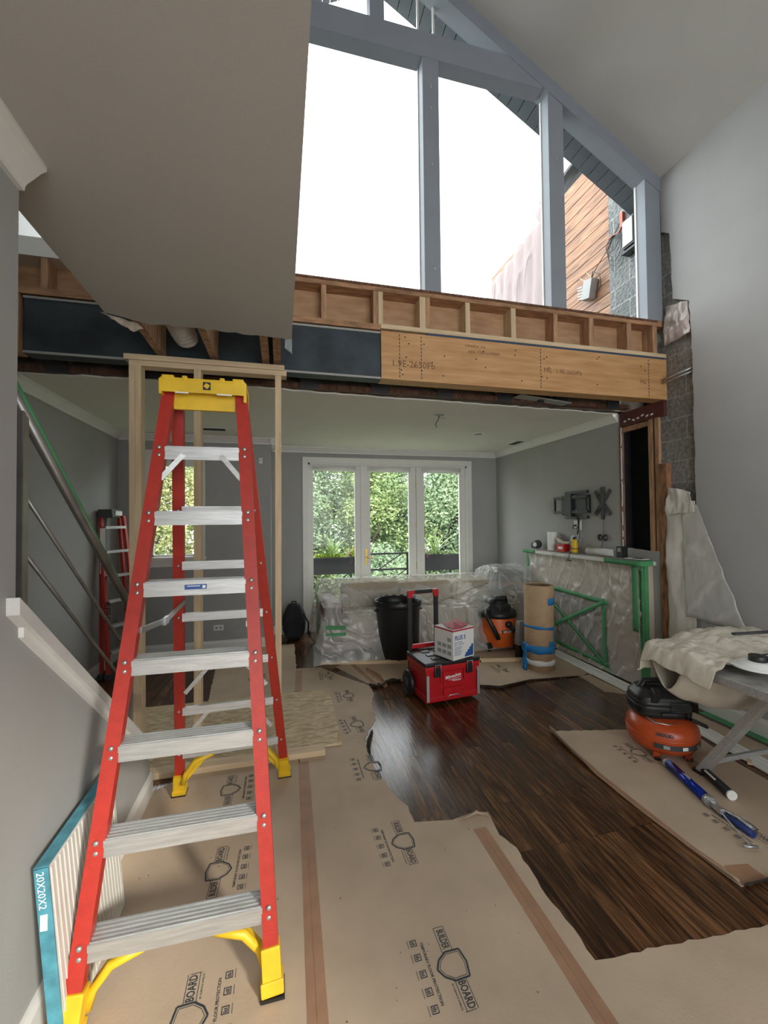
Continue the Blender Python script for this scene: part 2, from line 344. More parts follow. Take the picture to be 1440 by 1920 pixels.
def join_into(dst, srcs):
    bm = bmesh.new(); bm.from_mesh(dst.data)
    for q in srcs:
        bm.from_mesh(q.data); me = q.data; bpy.data.objects.remove(q); bpy.data.meshes.remove(me)
    bm.to_mesh(dst.data); bm.free()
def rough(pts, amp, step=0.05, seed=0):
    rnd = random.Random(seed); out = []
    for i, p in enumerate(pts):
        q = pts[(i + 1) % len(pts)]; out.append(p[:2])
        if len(p) > 2 and p[2]:
            d = math.hypot(q[0] - p[0], q[1] - p[1]); n = max(1, int(d / step))
            nx, ny = -(q[1] - p[1]) / d, (q[0] - p[0]) / d
            for k in range(1, n):
                t = k / n; a = rnd.uniform(-amp, amp)
                out.append((p[0] + (q[0] - p[0]) * t + nx * a, p[1] + (q[1] - p[1]) * t + ny * a))
    return out
def fbm(x, y, z=0): return noise.fractal(V((x, y, z)), 1.0, 2.0, 4)

XL, XR, XC, ZC = -1.97, 3.565, 0.7975, 2.8     # side walls, ridge line, lower ceiling
YG = 3.19                                      # plane of the gable wall
def roof(x): return 4.95 + (XR - x) * 0.575 if x > XC else 4.95 + (x - XL) * 0.575

# ================================================================= THE SETTING
struct(MB().b2(-2.1, 3.9, -3.3, 6.55, -0.12, 0).build('floor', floorM))
# ceilings
b = MB()
zr = roof(XC)
b.ext([(XR + .3, -3.3, roof(XR + .3)), (XC, -3.3, zr), (XC, -3.3, zr + .15), (XR + .3, -3.3, roof(XR + .3) + .15)], (0, 3.3 + YG + .14, 0))
b.ext([(XL - .3, -3.3, roof(XL - .3)), (XC, -3.3, zr), (XC, -3.3, zr + .15), (XL - .3, -3.3, roof(XL - .3) + .15)], (0, 3.3 + YG + .14, 0))
struct(b.build('ceiling', ceilM))
# flat ceiling over the left side, under the upper floor; its far edge broken off
edge = rough([(0.07, -3.2), (0.07, 2.62, 1), (-0.62, 2.58, 1), (-0.72, 2.60, 1), (-0.91, 2.50), (-0.91, -3.2)], 0.010, 0.04, 3)
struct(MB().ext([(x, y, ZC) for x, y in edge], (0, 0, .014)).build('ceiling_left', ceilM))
struct(MB().b2(-.90, .06, -3.2, 2.45, ZC + .03, 3.14).build('floor_upper', wallM))
# ceiling of the back room, with a torn front edge
e2 = rough([(XL, 3.66, 1), (-.9, 3.61, 1), (.83, 3.69, 1), (XR, 3.76), (XR, 6.41), (-.13, 6.41), (-.13, 5.83), (XL, 5.83)], 0.014, 0.07, 5)
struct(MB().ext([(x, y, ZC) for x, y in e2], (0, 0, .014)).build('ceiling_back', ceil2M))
struct(MB().b2(-2.1, 3.9, YG + .15, 6.6, 3.22, 3.42).build('roof_deck', dgreyM))
# walls
struct(MB().b2(XL - .12, XL, -3.2, 6.5, 0, 5.2).build('wall_left', wallM))
def yz(pts, x0, x1, mt, name):
    return struct(MB().ext([(x0, y, z) for y, z in pts], (x1 - x0, 0, 0)).build(name, mt))
dry = rough([(-3.2, 0), (2.93, 0), (2.93, 0.95), (2.905, 1.88, 1), (2.91, 3.24, 1), (2.925, 3.62), (3.085, 3.72, 1), (3.10, 4.35), (3.185, 4.42), (3.19, 4.96), (-3.2, 4.96)], .006, .05, 4)
yz(dry, XR, XR + .015, wallR, 'wall_right')
dry2 = rough([(3.27, 0), (6.41, 0), (6.41, 2.8), (3.73, 2.8, 1), (3.735, 1.36, 1), (3.26, 1.34)], .006, .05, 8)
yz(dry2, XR, XR + .015, wallM, 'wall_back_right')
yz([(2.6, 0), (3.30, 0), (3.30, 4.9), (2.6, 4.9)], XR + .035, XR + .2, concM, 'wall_block')
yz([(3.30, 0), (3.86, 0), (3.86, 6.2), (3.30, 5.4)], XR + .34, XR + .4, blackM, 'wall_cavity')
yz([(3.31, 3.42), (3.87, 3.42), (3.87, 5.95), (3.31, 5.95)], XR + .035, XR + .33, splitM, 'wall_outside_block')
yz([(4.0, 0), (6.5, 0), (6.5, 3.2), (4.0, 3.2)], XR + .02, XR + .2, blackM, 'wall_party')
# back wall of the lower room with the french door opening
b = MB()
b.b2(-.13, .40, 6.41, 6.53, 0, 2.9); b.b2(3.02, 3.6, 6.41, 6.53, 0, 2.9); b.b2(.40, 3.02, 6.41, 6.53, 2.57, 2.9)
struct(b.build('wall_back', wallM))
b = MB()
b.b2(XL, -1.62, 5.83, 5.95, 0, 2.9); b.b2(-1.06, -.13, 5.83, 5.95, 0, 2.9); b.b2(-1.62, -1.06, 5.83, 5.95, 0, 1.21); b.b2(-1.62, -1.06, 5.83, 5.95, 2.45, 2.9)
b.b2(-.25, -.13, 5.95, 6.5, 0, 2.9)
struct(b.build('wall_back_left', wallM))
# near left wall and the stair's half wall
struct(MB().b2(-.91, -.79, -3.2, 1.515, 0, ZC + .02).build('wall_stair', wallM))
struct(MB().ext([(-.90, 1.515, 0), (-.90, 2.87, 0), (-.90, 2.87, .25), (-.90, 1.515, 1.365)], (.11, 0, 0)).build('wall_stair_half', wallM))
# rear wall behind the viewer, with tall windows
b = MB()
b.b2(-2.1, -.5, -3.32, -3.2, 0, 6.0); b.b2(3.3, 3.9, -3.32, -3.2, 0, 6.0); b.b2(-.5, 3.3, -3.32, -3.2, 0, .7); b.b2(-.5, 3.3, -3.32, -3.2, 3.8, 6.0)
b.ext([(XL - .1, -3.32, 4.9), (XR + .3, -3.32, 4.9), (XC, -3.32, 6.6)], (0, .1, 0))
struct(b.build('wall_rear', wallM))
b = MB()
for x in (-.5, .75, 2.0, 3.25): b.b2(x - .03, x + .05, -3.29, -3.23, .7, 3.8)
wr = struct(b.build('window_4', whiteM))

# ---- gable window wall
def mk_window(name): 
    o = bpy.data.objects.new(name, None); COL.objects.link(o); o['kind'] = 'structure'; return o
W1 = mk_window('window_1'); W1.location = (XC, YG, 3.55)
Yb = YG + .13
MX = [(1.157, 1.300), (2.345, 2.500), (-.045, .09), (-1.245, -1.10)]
for i, (a, c) in enumerate(MX):
    top = 5.60
    MB().b2(a, c, YG, Yb, 3.555, top, b=.004).build('mullion', frameM, W1)
MB().b2(3.39, XR, YG, Yb, 3.555, 5.0, b=.004).build('jamb', frameM, W1)
MB().b2(XL, -1.80, YG, Yb, 3.555, 5.0, b=.004).build('jamb', frameM, W1)
xa = XR - (5.74 - 4.95) / .575
MB().b2(XL + (XR - xa) - .1, xa + .1, YG - .004, Yb - .006, 5.52, 5.735, b=.004).build('cross_rail', frameM, W1)
MB().b2(.715, .835, YG, Yb - .01, 5.73, 6.45, b=.003).build('mullion', frameM, W1)
for sgn in (1, -1):
    xo = XR if sgn > 0 else XL
    MB().ext([(xo, YG - .008, 4.96), (XC, YG - .008, zr + .01), (XC, YG - .008, zr - .15), (xo, YG - .008, 4.81)], (0, .142, 0)).build('rake_frame', frameM, W1)
# thin inner stops and glass
b = MB()
for x in (1.157, 1.300, 2.345, 2.5, 3.39):
    b.b2(x - .008, x + .008, Yb - .03, Yb - .012, 3.57, roof(x) - .14)
b.build('glazing_stop', whiteM, W1)
g = [(-1.80, -1.245), (-1.10, -.045), (.09, 1.157), (1.30, 2.345), (2.50, 3.39)]
for a, c in g:
    t = min(5.52, 9); za = min(t, roof(a) - .14); zc_ = min(t, roof(c) - .14)
    pts = [(a, Yb - .01, 3.55), (c, Yb - .01, 3.55), (c, Yb - .01, zc_)]
    xk = XR - (5.52 + .14 - 4.95) / .575
    if a < xk < c: pts.append((xk, Yb - .01, 5.52))
    xk = XL + (5.52 + .14 - 4.95) / .575
    if a < xk < c: pts.append((xk, Yb - .01, 5.52))
    pts.append((a, Yb - .01, za))
    MB().ext(pts, (0, .005, 0)).build('glass_pane', glassM, W1)
MB().ext([(-.85, Yb - .01, 5.7), (XC, Yb - .01, 5.7), (XC, Yb - .01, 6.4)], (0, .005, 0)).build('glass_pane', glassM, W1)
MB().ext([(XC, Yb - .01, 5.7), (2.25, Yb - .01, 5.7), (XC, Yb - .01, 6.4)], (0, .005, 0)).build('glass_pane', glassM, W1)
# paint patches on the mullions
b = MB()
for x, z in ((1.225, 5.28), (1.228, 5.1), (1.232, 4.62), (1.24, 3.75), (2.42, 4.90)):
    b.lathe([(0, 0), (.013, 0), (.013, -.003), (0, -.003)], (x, YG - .0005, z), 10, axis=(0, 1, 0), sx=.7, sy=1.5)
b.build('filler_patch', wallR, W1)
# sill and painted strip to the left
struct(MB().b2(XL, -.40, YG - .012, YG + .13, 3.44, 3.565).build('trim_1', whiteM))
struct(MB().b2(XL, XR + .03, YG, YG + .145, 3.50, 3.555, m=0).build('trim_2', oldwood))

# ---- eaves outside
b = MB()
for i in range(30):
    t0 = i / 30; x0 = XR + .18 - t0 * 3.0; x1 = x0 - 3.0 / 30 * .93
    z0 = 6.91 - .575 * x0; z1 = 6.91 - .575 * x1
    b.ext([(x0, Yb + .01, z0), (x1, Yb + .01, z1), (x1, Yb + .01, z1 + .03), (x0, Yb + .01, z0 + .03)], (0, .22, 0))
for i in range(44):
    t0 = i / 44; x0 = XL - .18 + t0 * 3.0; x1 = x0 + 3.0 / 44 * .93
    z0 = 5.99 - .25 - .575 * (XL - x0) - .92 + 0.00; z1 = z0 + .575 * (x1 - x0)
    b.ext([(x0, Yb + .01, z0), (x1, Yb + .01, z1), (x1, Yb + .01, z1 + .03), (x0, Yb + .01, z0 + .03)], (0, .22, 0))
ev = b.build('eave_soffit', soffM); struct(ev)
b = MB()
b.ext([(XR + .2, Yb + .2, 6.915 - .575 * (XR + .2)), (XC, Yb + .2, 6.915 - .575 * XC), (XC, Yb + .2, 7.2 - .575 * XC), (XR + .2, Yb + .2, 7.2 - .575 * (XR + .2))], (0, .035, 0))
struct(b.build('eave_fascia', soffM)); b = MB()
b.ext([(XR + .2, Yb + .01, 6.93 - .575 * (XR + .2)), (XC, Yb + .01, 6.93 - .575 * XC), (XC, Yb + .01, 6.96 - .575 * XC), (XR + .2, Yb + .01, 6.96 - .575 * (XR + .2))], (0, .22, 0))
struct(b.build('eave_backing', wallR))

# ---- floor trim: baseboards and crown
def baseboard(name, p0, p1, nrm, h=.13, t=.016):
    p0 = V((*p0, 0)); p1 = V((*p1, 0)); n = V((*nrm, 0)); prof = [(0, 0), (t, 0), (t, h - .035), (t * .55, h - .012), (t * .45, h), (0, h)]
    b = MB(); b.ext([p0 + n * a + V((0, 0, z)) for a, z in prof], p1 - p0)
    return struct(b.build(name, whiteM))
baseboard('baseboard_right', (XR, -3.1), (XR, 2.92), (-1, 0))
baseboard('baseboard_stair', (-.79, -3.1), (-.79, 2.88), (1, 0))
baseboard('baseboard_back_left', (XL, 5.83), (-.115, 5.83), (0, -1))
baseboard('baseboard_left', (XL, 2.9), (XL, 5.81), (1, 0))
baseboard('baseboard_back_corner', (-.13, 5.84), (-.13, 6.41), (1, 0))
baseboard('baseboard_back', (-.11, 6.41), (.31, 6.41), (0, -1))
def crown(name, p0, p1, nrm, z=ZC, h=.085, t=.075):
    p0 = V((*p0, z)); p1 = V((*p1, z)); n = V((*nrm, 0)); prof = [(0, 0), (t, 0), (t, -.012), (t * .8, -.022), (t * .55, -h * .5), (t * .28, -h * .75), (t * .22, -h * .85), (t * .2, -h), (0, -h)]
    b = MB(); b.ext([p0 + n * a + V((0, 0, q)) for a, q in prof], p1 - p0)
    return struct(b.build(name, whiteM))
crown('trim_3', (-.79, -3.1), (-.79, 1.515), (1, 0))
crown('trim_4', (XR, 3.76), (XR, 6.41), (-1, 0))
crown('trim_5', (-.13, 6.41), (XR, 6.41), (0, -1))
crown('trim_6', (XL, 5.83), (-.055, 5.83), (0, -1))
crown('trim_7', (XL, 3.66), (XL, 5.83), (1, 0))
crown('trim_8', (-.13, 5.76), (-.13, 6.41), (1, 0))

# ---- staircase behind the half wall
b = MB()
for k in range(15):
    y1 = 2.84 - k * .222
    b.b2(XL, -.91, y1 - .222, y1, 0 if k < 2 else k * .187 - .25, (k + 1) * .187 - .02 - .12)
st = b.build('staircase', floorM); struct(st)

# ---- french doors
D1 = mk_window('door_1'); D1.location = (1.7, 6.41, 0)
b = MB()
b.b2(.32, .405, 6.385, 6.415, .0, 2.65, b=.006); b.b2(3.015, 3.10, 6.385, 6.415, 0, 2.65, b=.006); b.b2(.32, 3.10, 6.383, 6.415, 2.565, 2.65, b=.006)
b.build('casing', whiteM, D1)
b = MB()
b.b2(.40, .43, 6.40, 6.53, 0, 2.57); b.b2(2.99, 3.02, 6.40, 6.53, 0, 2.57); b.b2(.40, 3.02, 6.40, 6.53, 2.535, 2.57); b.b2(1.215, 1.245, 6.40, 6.53, 0, 2.54); b.b2(2.13, 2.16, 6.40, 6.53, 0, 2.54); b.b2(.40, 3.02, 6.40, 6.53, 0, .03)
b.build('door_frame', whiteM, D1)
for nm, (a, c, ga, gc) in (('fixed_panel', (.43, 1.215, .48, 1.125)), ('door_leaf', (1.247, 2.128, 1.37, 2.005)), ('fixed_panel', (2.16, 2.99, 2.27, 2.888))):
    b = MB(); y0, y1 = 6.425, 6.47
    b.b2(a, ga, y0, y1, .03, 2.535, b=.003); b.b2(gc, c, y0, y1, .03, 2.535, b=.003); b.b2(ga, gc, y0, y1, .03, .40, b=.003); b.b2(ga, gc, y0, y1, 2.445, 2.535, b=.003)
    f = b.build(nm, whiteM, D1)
    MB().b2(ga, gc, 6.445, 6.450, .40, 2.445).build('glass_pane', glassM, f)
    b = MB(); b.tube([(ga - .02, 6.41, 2.49), (gc + .02, 6.41, 2.49)], .022, 12); b.b2(ga - .035, ga - .02, 6.385, 6.43, 2.46, 2.52); b.b2(gc + .02, gc + .035, 6.385, 6.43, 2.46, 2.52, m=0)
    b.build('roller_shade', whiteM, f)
hb = MB(); hb.b2(1.285, 1.318, 6.415, 6.427, .98, 1.24, b=.004); hb.tube([(1.30, 6.42, 1.10), (1.30, 6.37, 1.10), (1.40, 6.365, 1.095)], .009, 10)
hb.build('handle', brassM, D1)
for z in (.95, 1.6, 2.25): MB().b2(2.122, 2.138, 6.415, 6.428, z - .05, z + .05).build('hinge', brassM, D1)
# side window
W2 = mk_window('window_2'); W2.location = (-1.34, 5.83, 1.2)
b = MB(); b.b2(-1.715, -1.60, 5.80, 5.835, 1.13, 2.56, b=.005); b.b2(-1.08, -.955, 5.80, 5.835, 1.13, 2.56, b=.005); b.b2(-1.715, -.955, 5.798, 5.835, 2.43, 2.60, b=.005); b.b2(-1.73, -.94, 5.77, 5.835, 1.19, 1.235, b=.005); b.b2(-1.715, -.955, 5.81, 5.835, 1.11, 1.19)
b.build('casing', whiteM, W2)
b = MB(); b.b2(-1.62, -1.575, 5.86, 5.90, 1.2, 2.46); b.b2(-1.10, -1.06, 5.86, 5.90, 1.2, 2.46); b.b2(-1.62, -1.06, 5.86, 5.90, 1.2, 1.26); b.b2(-1.62, -1.06, 5.86, 5.90, 2.40, 2.46)
b.build('sash', whiteM, W2)
MB().b2(-1.58, -1.09, 5.878, 5.882, 1.25, 2.41).build('glass_pane', glassM, W2)

# ================================================================= EXPOSED FRAMING
def stud(name, x0, x1, y0, y1, z0, z1, mt, lab):
    return tag(MB().b2(x0, x1, y0, y1, z0, z1, b=.002).build(name, mt), lab, 'stud')
T = thing('support_beam', 'long engineered wood beam with steel plate spanning the opening under the gable window', 'beam', (1, YG, 2.8))
MB().b2(.782, XR + .03, YG, YG + .13, 2.80, 3.185).build('wood_face', lvlM, T)
MB().b2(-1.64, .781, YG + .02, YG + .12, 2.80, 3.18).build('steel_plate', steelM, T)['label'] = 'black steel plate'
b = MB(); b.b2(-1.64, .78, YG + .008, YG + .022, 2.80, 2.815); b.b2(-1.64, .78, YG + .008, YG + .022, 3.165, 3.18); b.build('plate_edge', wallM, T)
b = MB()
rn = random.Random(3)
for xx in (.90, .98, 1.12, 1.25, 1.6, 1.95, 2.2, 2.26, 2.75, 3.3):
    for k in range(rn.randint(2, 4)):
        b.lathe([(0, 0), (.006, 0), (.006, -.002), (0, -.002)], (xx + rn.uniform(-.03, .1), YG - .0005, rn.uniform(2.84, 3.15)), 8, axis=(0, 1, 0))
b.build('nail_head', blackM, T)
for s_, x, z, h in (('1.9E-2650Fb', 1.05, 2.93, .075), ('APA  TSW LUMBER', 1.68, 3.08, .035), ('CANADA  LVL', 1.6, 3.13, .03), ('PRL  1.9E-2650Fb', 2.45, 2.98, .055), ('PRL', 3.32, 2.95, .05)):
    text('stamp', s_, h, mat('faded stamp ink', (0.20, 0.10, 0.05), 0.8), T, (x, YG - .001, z), (1, 0, 0), (0, 0, 1))
b = MB()
for x in (.93, 1.115, 2.22, 3.38):
    for k in range(12): b.b2(x, x + .006, YG - .002, YG, 2.82 + k * .03, 2.838 + k * .03)
b.build('chalk_mark', inkM, T)
stud('beam_end_stud', -1.76, -1.655, YG, YG + .1, 2.80, 3.185, oldwoodV, 'reddish stud butting the left end of the black steel plate')
T = thing('cripple_wall_framing', 'exposed short stud framing between beam and window sill', 'wall framing', (1, YG, 3.2))
MB().b2(.78, XR + .02, YG - .01, YG + .13, 3.20, 3.235).build('bottom_plate', newwoodH, T)
MB().b2(XL, .78, YG, YG + .13, 3.19, 3.235).build('bottom_plate', oldwood, T)
b = MB(); b.b2(1.17, XR, YG - .003, YG + .02, 3.186, 3.199); b.build('blue_strip', mat('blue foam strip', (.03, .07, .14), .6), T)
for x, wd, mm in ((-1.75, .04, 0), (-1.52, .04, 0), (-1.1, .04, 0), (-.7, .04, 0), (.33, .038, 0), (.742, .04, 0), (.782, .036, 1), (1.135, .05, 1), (1.18, .038, 0), (1.535, .042, 1), (1.965, .045, 1), (2.385, .04, 0), (2.76, .05, 0), (3.175, .05, 0), (3.47, .05, 0)):
    MB().b2(x - wd / 2, x + wd / 2, YG + .004, YG + .125, 3.235, 3.50).build('cripple_stud', newwood if mm else oldwoodV, T)
MB().b2(XL, XR, YG + .126, YG + .140, 3.19, 3.50).build('sheathing', plyM, T)
MB().b2(XL, 3.5, YG - .008, YG + .0, 3.535, 3.553).build('sill_edge', darkwood, T)

# open-web truss in the torn strip behind the beam
T = thing('floor_truss', 'open web floor truss with metal plates in the dark gap behind the beam', 'truss', (1, 3.55, 2.815))
b = MB(); b.b2(XL, XR, 3.59, 3.66, 2.816, 2.855); b.build('bottom_chord', darkwood, T)
b = MB(); b.b2(XL, XR, 3.57, 3.66, 3.16, 3.20); b.build('top_chord', darkwood, T)
xs = [XL + .35 + k * .62 for k in range(9)]
for i, x in enumerate(xs):
    MB().b2(x - .075, x + .075, 3.578, 3.588, 2.80, 2.93).build('gusset_plate', dgreyM, T)
    for sgn in (1, -1):
        MB().bar((x, 3.625, 2.86), (x + sgn * .30, 3.625, 3.16), .06, .035, (0, 1, 0)).build('web_member', oldwood, T)
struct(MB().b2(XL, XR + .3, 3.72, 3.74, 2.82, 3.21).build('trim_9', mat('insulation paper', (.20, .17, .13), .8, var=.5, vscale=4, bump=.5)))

# joists above the broken ceiling edge
for x, wd in ((-.80, .045), (-.455, .045), (-.10, .05), (-.02, .05)):
    tag(MB().b2(x - wd / 2, x + wd / 2, 2.50, YG - .002, 2.828, 3.13).build('ceiling_joist', oldwoodV),
        {-.80: 'aged joist end beside the foil duct above the stud wall', -.455: 'aged joist over the middle of the stud wall', -.10: 'left one of the doubled joists at the ceiling corner', -.02: 'right one of the doubled joists at the ceiling corner'}[x], 'joist', 'joists above the broken ceiling edge')
def duct(u, v):
    a = v * 2 * PI; r = .07 + .008 * math.sin(u * 60) + .006 * fbm(u * 9, v * 9)
    return (-.62 + r * math.cos(a), 2.55 + u * .5, 2.925 + r * math.sin(a) * .9)
tag(MB().grid(duct, 60, 24).build('foil_duct', mat('crinkled foil', (.75, .75, .75), .35, metal=.4, bump=.8, bscale=30)), 'crinkled foil flexible duct between joists above the stud wall', 'duct')
# drywall crumbs hanging
def flap(name, pts, mt, lab, cat, thick=.004):
    o = MB().grid(lambda u, v: tuple(V(pts[0]).lerp(V(pts[1]), u).lerp(V(pts[3]).lerp(V(pts[2]), u), v) + V((0, .01 * fbm(u * 5, v * 5, 2), .006 * fbm(u * 6, v * 7)))), 10, 10).build(name, mt, solid=thick)
    return tag(o, lab, cat)
flap('torn_drywall', [(-.93, 2.50, 2.80), (-.78, 2.60, 2.80), (-.76, 2.62, 2.785), (-.80, 2.60, 2.75)], mat('torn gypsum', (.45, .38, .30), .9, var=.4, vscale=20), 'broken drywall scrap hanging at the ceiling corner over the stairs', 'drywall scrap')
flap('corner_drywall', [(.035, 2.63, 2.85), (.075, 2.75, 2.9), (.075, 2.75, 2.76), (.03, 2.64, 2.75)], mat('greenish gypsum edge', (.35, .42, .40), .8, var=.3, vscale=15), 'torn corner bead scrap at the right ceiling corner above the stud wall', 'drywall scrap')

# right wall opening: posts, studs, header
stud('wall_post', 3.55, 3.60, 3.175, 3.262, 0.0, 2.19, mat('nailed brown post', (.33, .15, .07), .7, var=.6, vscale=9, stretch=(4, 4, 1), bump=.4), 'reddish brown nailed post beside the white insulation sheet')
stud('wall_stud', 3.57, 3.60, 3.272, 3.315, 1.34, 2.80, oldwoodV, 'outer old stud right of the dark wall opening')
stud('wall_stud', 3.57, 3.61, 3.345, 3.39, 1.34, 2.66, oldwoodV, 'inner old stud at the right side of the dark wall opening')
tag(MB().b2(3.58, 3.62, 3.36, 3.735, 2.60, 2.645).build('opening_head', oldwood), 'thin wood head across the top of the dark wall opening', 'header')
T = thing('door_header', 'dark red stained header board with white marks under the beam end', 'header', (3.57, 3.5, 2.65))
MB().b2(3.56, 3.60, 3.20, 3.735, 2.652, 2.80).build('board', mat('dark red lumber', (.12, .03, .025), .6, var=.4, vscale=8), T)
for k in range(7): MB().box((3.558, 3.66 - k * .055, 2.70 + .012 * math.sin(k * 2)), (.003, .03, .016), (.4 * math.sin(k), 0, 0)).build('paint_mark', whiteP, T)
MB().b2(3.56, 3.61, 3.735, 3.745, 1.36, 2.66).build('trim_10', darkwood)['kind'] = 'structure'
b = MB()
b.tube([(3.52, 3.15, 2.975), (3.59, 2.92, 3.02)], .012, 8); b.tube([(3.52, 3.16, 2.945), (3.59, 2.93, 2.985)], .008, 8)
tag(b.build('conduit', steel2), 'thin grey conduit pipe on the exposed blocks at the beam end', 'pipe')

# white insulation paper and milky film on the right wall
def sheet(name, corners, mt, lab, cat, x=3.55, amp=.012, n=26, sc_=4, par=None, fold=0):
    c = [V((x, y, z)) for y, z in corners]
    def f(u, v):
        p = c[0].lerp(c[1], u).lerp(c[3].lerp(c[2], u), v)
        k = fbm(p.y * sc_, p.z * sc_ * .6, 3)
        e = .012 * fbm(p.z * 9, u * 3, v * 2)
        return p + V((-abs(k) * amp - fold * abs(math.sin((u * 3 + v) * 5)), e * (abs(u - .5) * 2), e * (abs(v - .5) * 2)))
    o = MB().grid(f, n, n).build(name, mt, par, solid=.002)
    return tag(o, lab, cat) if par is None else o
sheet('insulation_sheet', [(3.19, .12), (2.93, .16), (2.905, 1.82), (3.185, 1.86)], mortM, 'tall white insulation paper sheet stapled over the gap beside the brown post', 'insulation sheet', amp=.03, x=3.548)
sheet('insulation_flap', [(3.185, 1.70), (2.90, 1.72), (2.93, 1.90), (3.14, 1.96)], mortM, 'folded white paper flap at the top of the tall insulation sheet', 'insulation sheet', x=3.53, amp=.04)
sheet('plastic_film', [(3.0, .78), (2.50, .77), (2.88, 1.78), (3.02, 1.80)], polyW, 'milky translucent plastic film flaring over the right wall switch', 'plastic sheet', x=3.54, amp=.02)
sheet('poly_scrap', [(3.17, 3.30), (2.925, 3.33), (2.93, 3.62), (3.16, 3.68)], mat('clear crumpled poly', (.50, .42, .38), .25, var=.5, vscale=9, bump=1, bscale=12), 'crumpled plastic scrap stuffed in the wall gap at the beam end', 'plastic sheet', x=3.565, amp=.05)
T = thing('light_switch', 'small white switch plate behind the milky plastic film', 'switch', (XR, 2.78, 1.24))
MB().b2(XR - .006, XR, 2.745, 2.815, 1.18, 1.30, b=.002).build('plate', whiteP, T); MB().b2(XR - .012, XR - .005, 2.77, 2.79, 1.22, 1.26, b=.001).build('toggle', whiteP, T)

# black panels added behind the dark opening to shut out sky light
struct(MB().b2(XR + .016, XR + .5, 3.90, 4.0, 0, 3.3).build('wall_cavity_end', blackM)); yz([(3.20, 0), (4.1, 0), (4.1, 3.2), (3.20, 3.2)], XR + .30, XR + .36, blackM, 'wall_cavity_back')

# ================================================================= STAIR CAP AND RAILING
T = thing('cap_board', 'whitewashed sloping cap board on top of the stair half wall', 'cap board', (-.85, 2.2, .8))
MB().ext([(-.97, 1.47, 1.452), (-.97, 2.885, .270), (-.97, 2.885, .222), (-.97, 1.47, 1.40)], (.215, 0, 0)).build('board', whitewash, T)
MB().ext([(-.89, 1.53, 1.355), (-.89, 2.875, .238), (-.89, 2.875, .20), (-.89, 1.53, 1.32)], (.115, 0, 0)).build('under_trim', whiteM, T)
T = thing('stair_railing', 'brushed steel stair railing with green taped handrail and three sloping rods', 'railing', (-.90, 2.3, .8))
MB().b2(-.92, -.885, 1.735, 1.77, 1.22, 2.075, b=.003).build('post', railM, T)
MB().b2(-.92, -.885, 2.845, 2.88, .27, 1.13, b=.003).build('post', railM, T)
MB().tube([(-.90, 1.66, 2.16), (-.90, 2.90, 1.125)], .021, 14).build('handrail', railM, T)
MB().tube([(-.895, 1.66, 2.176), (-.895, 2.15, 1.763), (-.895, 2.62, 1.371)], [.019, .0185, .014], 12).build('green_tape', greenT, T)['label'] = 'green tape on the handrail'
for z0, z1 in ((1.80, .87), (1.59, .66), (1.395, .465)):
    MB().tube([(-.902, 1.75, z0), (-.902, 2.86, z1)], .0085, 8).build('rod', railM, T)

# ================================================================= BIG RED STEP LADDER
T = thing('step_ladder', 'tall open red fiberglass step ladder with yellow top standing on the paper', 'ladder', (-.32, 2.15, 0))
def rail(name, foot, top, sx):
    f = V(foot); t = V(top); z = (t - f).normalized(); x = V((1, 0, 0)); x = (x - z * x.dot(z)).normalized(); y = z.cross(x)
    R = Matrix((x, y, z)).transposed(); L = (t - f).length; c = (f + t) / 2; b = MB()
    b.box(c, (.052, .005, L), R)
    b.box(c + y * .020 + x * .0235 * sx, (.005, .038, L), R)
    b.box(c + y * .020 - x * .0235 * sx, (.005, .038, L), R)
    return b.build(name, redL, T)
FL0, FL1 = V((-.672, 1.565, .03)), V((-.495, 2.075, 2.285))
FR0, FR1 = V((-.035, 1.560, .03)), V((-.180, 2.070, 2.30))
RL0, RL1 = V((-.612, 2.820, .03)), V((-.478, 2.16, 2.28))
RR0, RR1 = V((.018, 2.850, .03)), V((-.185, 2.16, 2.28))
rl = rail('front_rail', FL0, FL1, 1); rail('front_rail', FR0, FR1, -1); rail('rear_rail', RL0, RL1, 1); rail('rear_rail', RR0, RR1, -1)
def at(a, c, z): return a + (c - a) * ((z - a.z) / (c.z - a.z))
for k in range(1, 8):
    z = .252 + (k - 1) * .290; a = at(FL0, FL1, z); c = at(FR0, FR1, z); d = (c - a).normalized()
    R = Matrix((d, V((0, 0, 1)).cross(d).normalized(), d.cross(V((0, 0, 1)).cross(d).normalized()))).transposed()
    L = (c - a).length - .046; m_ = (a + c) / 2
    b = MB()
    b.box(m_ + V((0, .040, .012)), (L, .085, .006), R); b.box(m_ + V((0, -.002, -.014)), (L, .004, .056), R); b.box(m_ + V((0, .08, -.005)), (L, .004, .03), R)
    for q in range(5): b.box(m_ + V((0, .006 + q * .017, .017)), (L, .006, .004), R)
    b.build('step', aluM, T)
    for e in (a, c):
        for dz in (.012, -.022):
            MB().lathe([(0, .004), (.006, .003), (.009, 0), (.009, -.004)], e + V((0, -.006, dz)), 12, axis=(0, -1, .2)).build('rivet', steel2, T)
    # rear bars
    a = at(RL0, RL1, z + .03); c = at(RR0, RR1, z + .03)
    MB().bar(a + V((.02, .0, 0)), c + V((-.02, 0, 0)), .045, .022, (0, 0, 1)).build('rear_bar', aluM, T)
    if k <= 3:
        for e, s_ in ((a, 1), (c, -1)):
            MB().bar(e + V((s_ * .03, .01, -.16)), e + V((s_ * .16, .01, -.015)), .022, .008, (0, 0, 1)).build('brace', aluM if k > 1 else yellowM, T)
    for e in (a, c):
        MB().lathe([(0, .003), (.006, .002), (.007, 0), (.007, -.004)], e + V((0, -.006, 0)), 10, axis=(0, -1, 0)).build('rivet', steel2, T)
z = .252 + 6 * .290
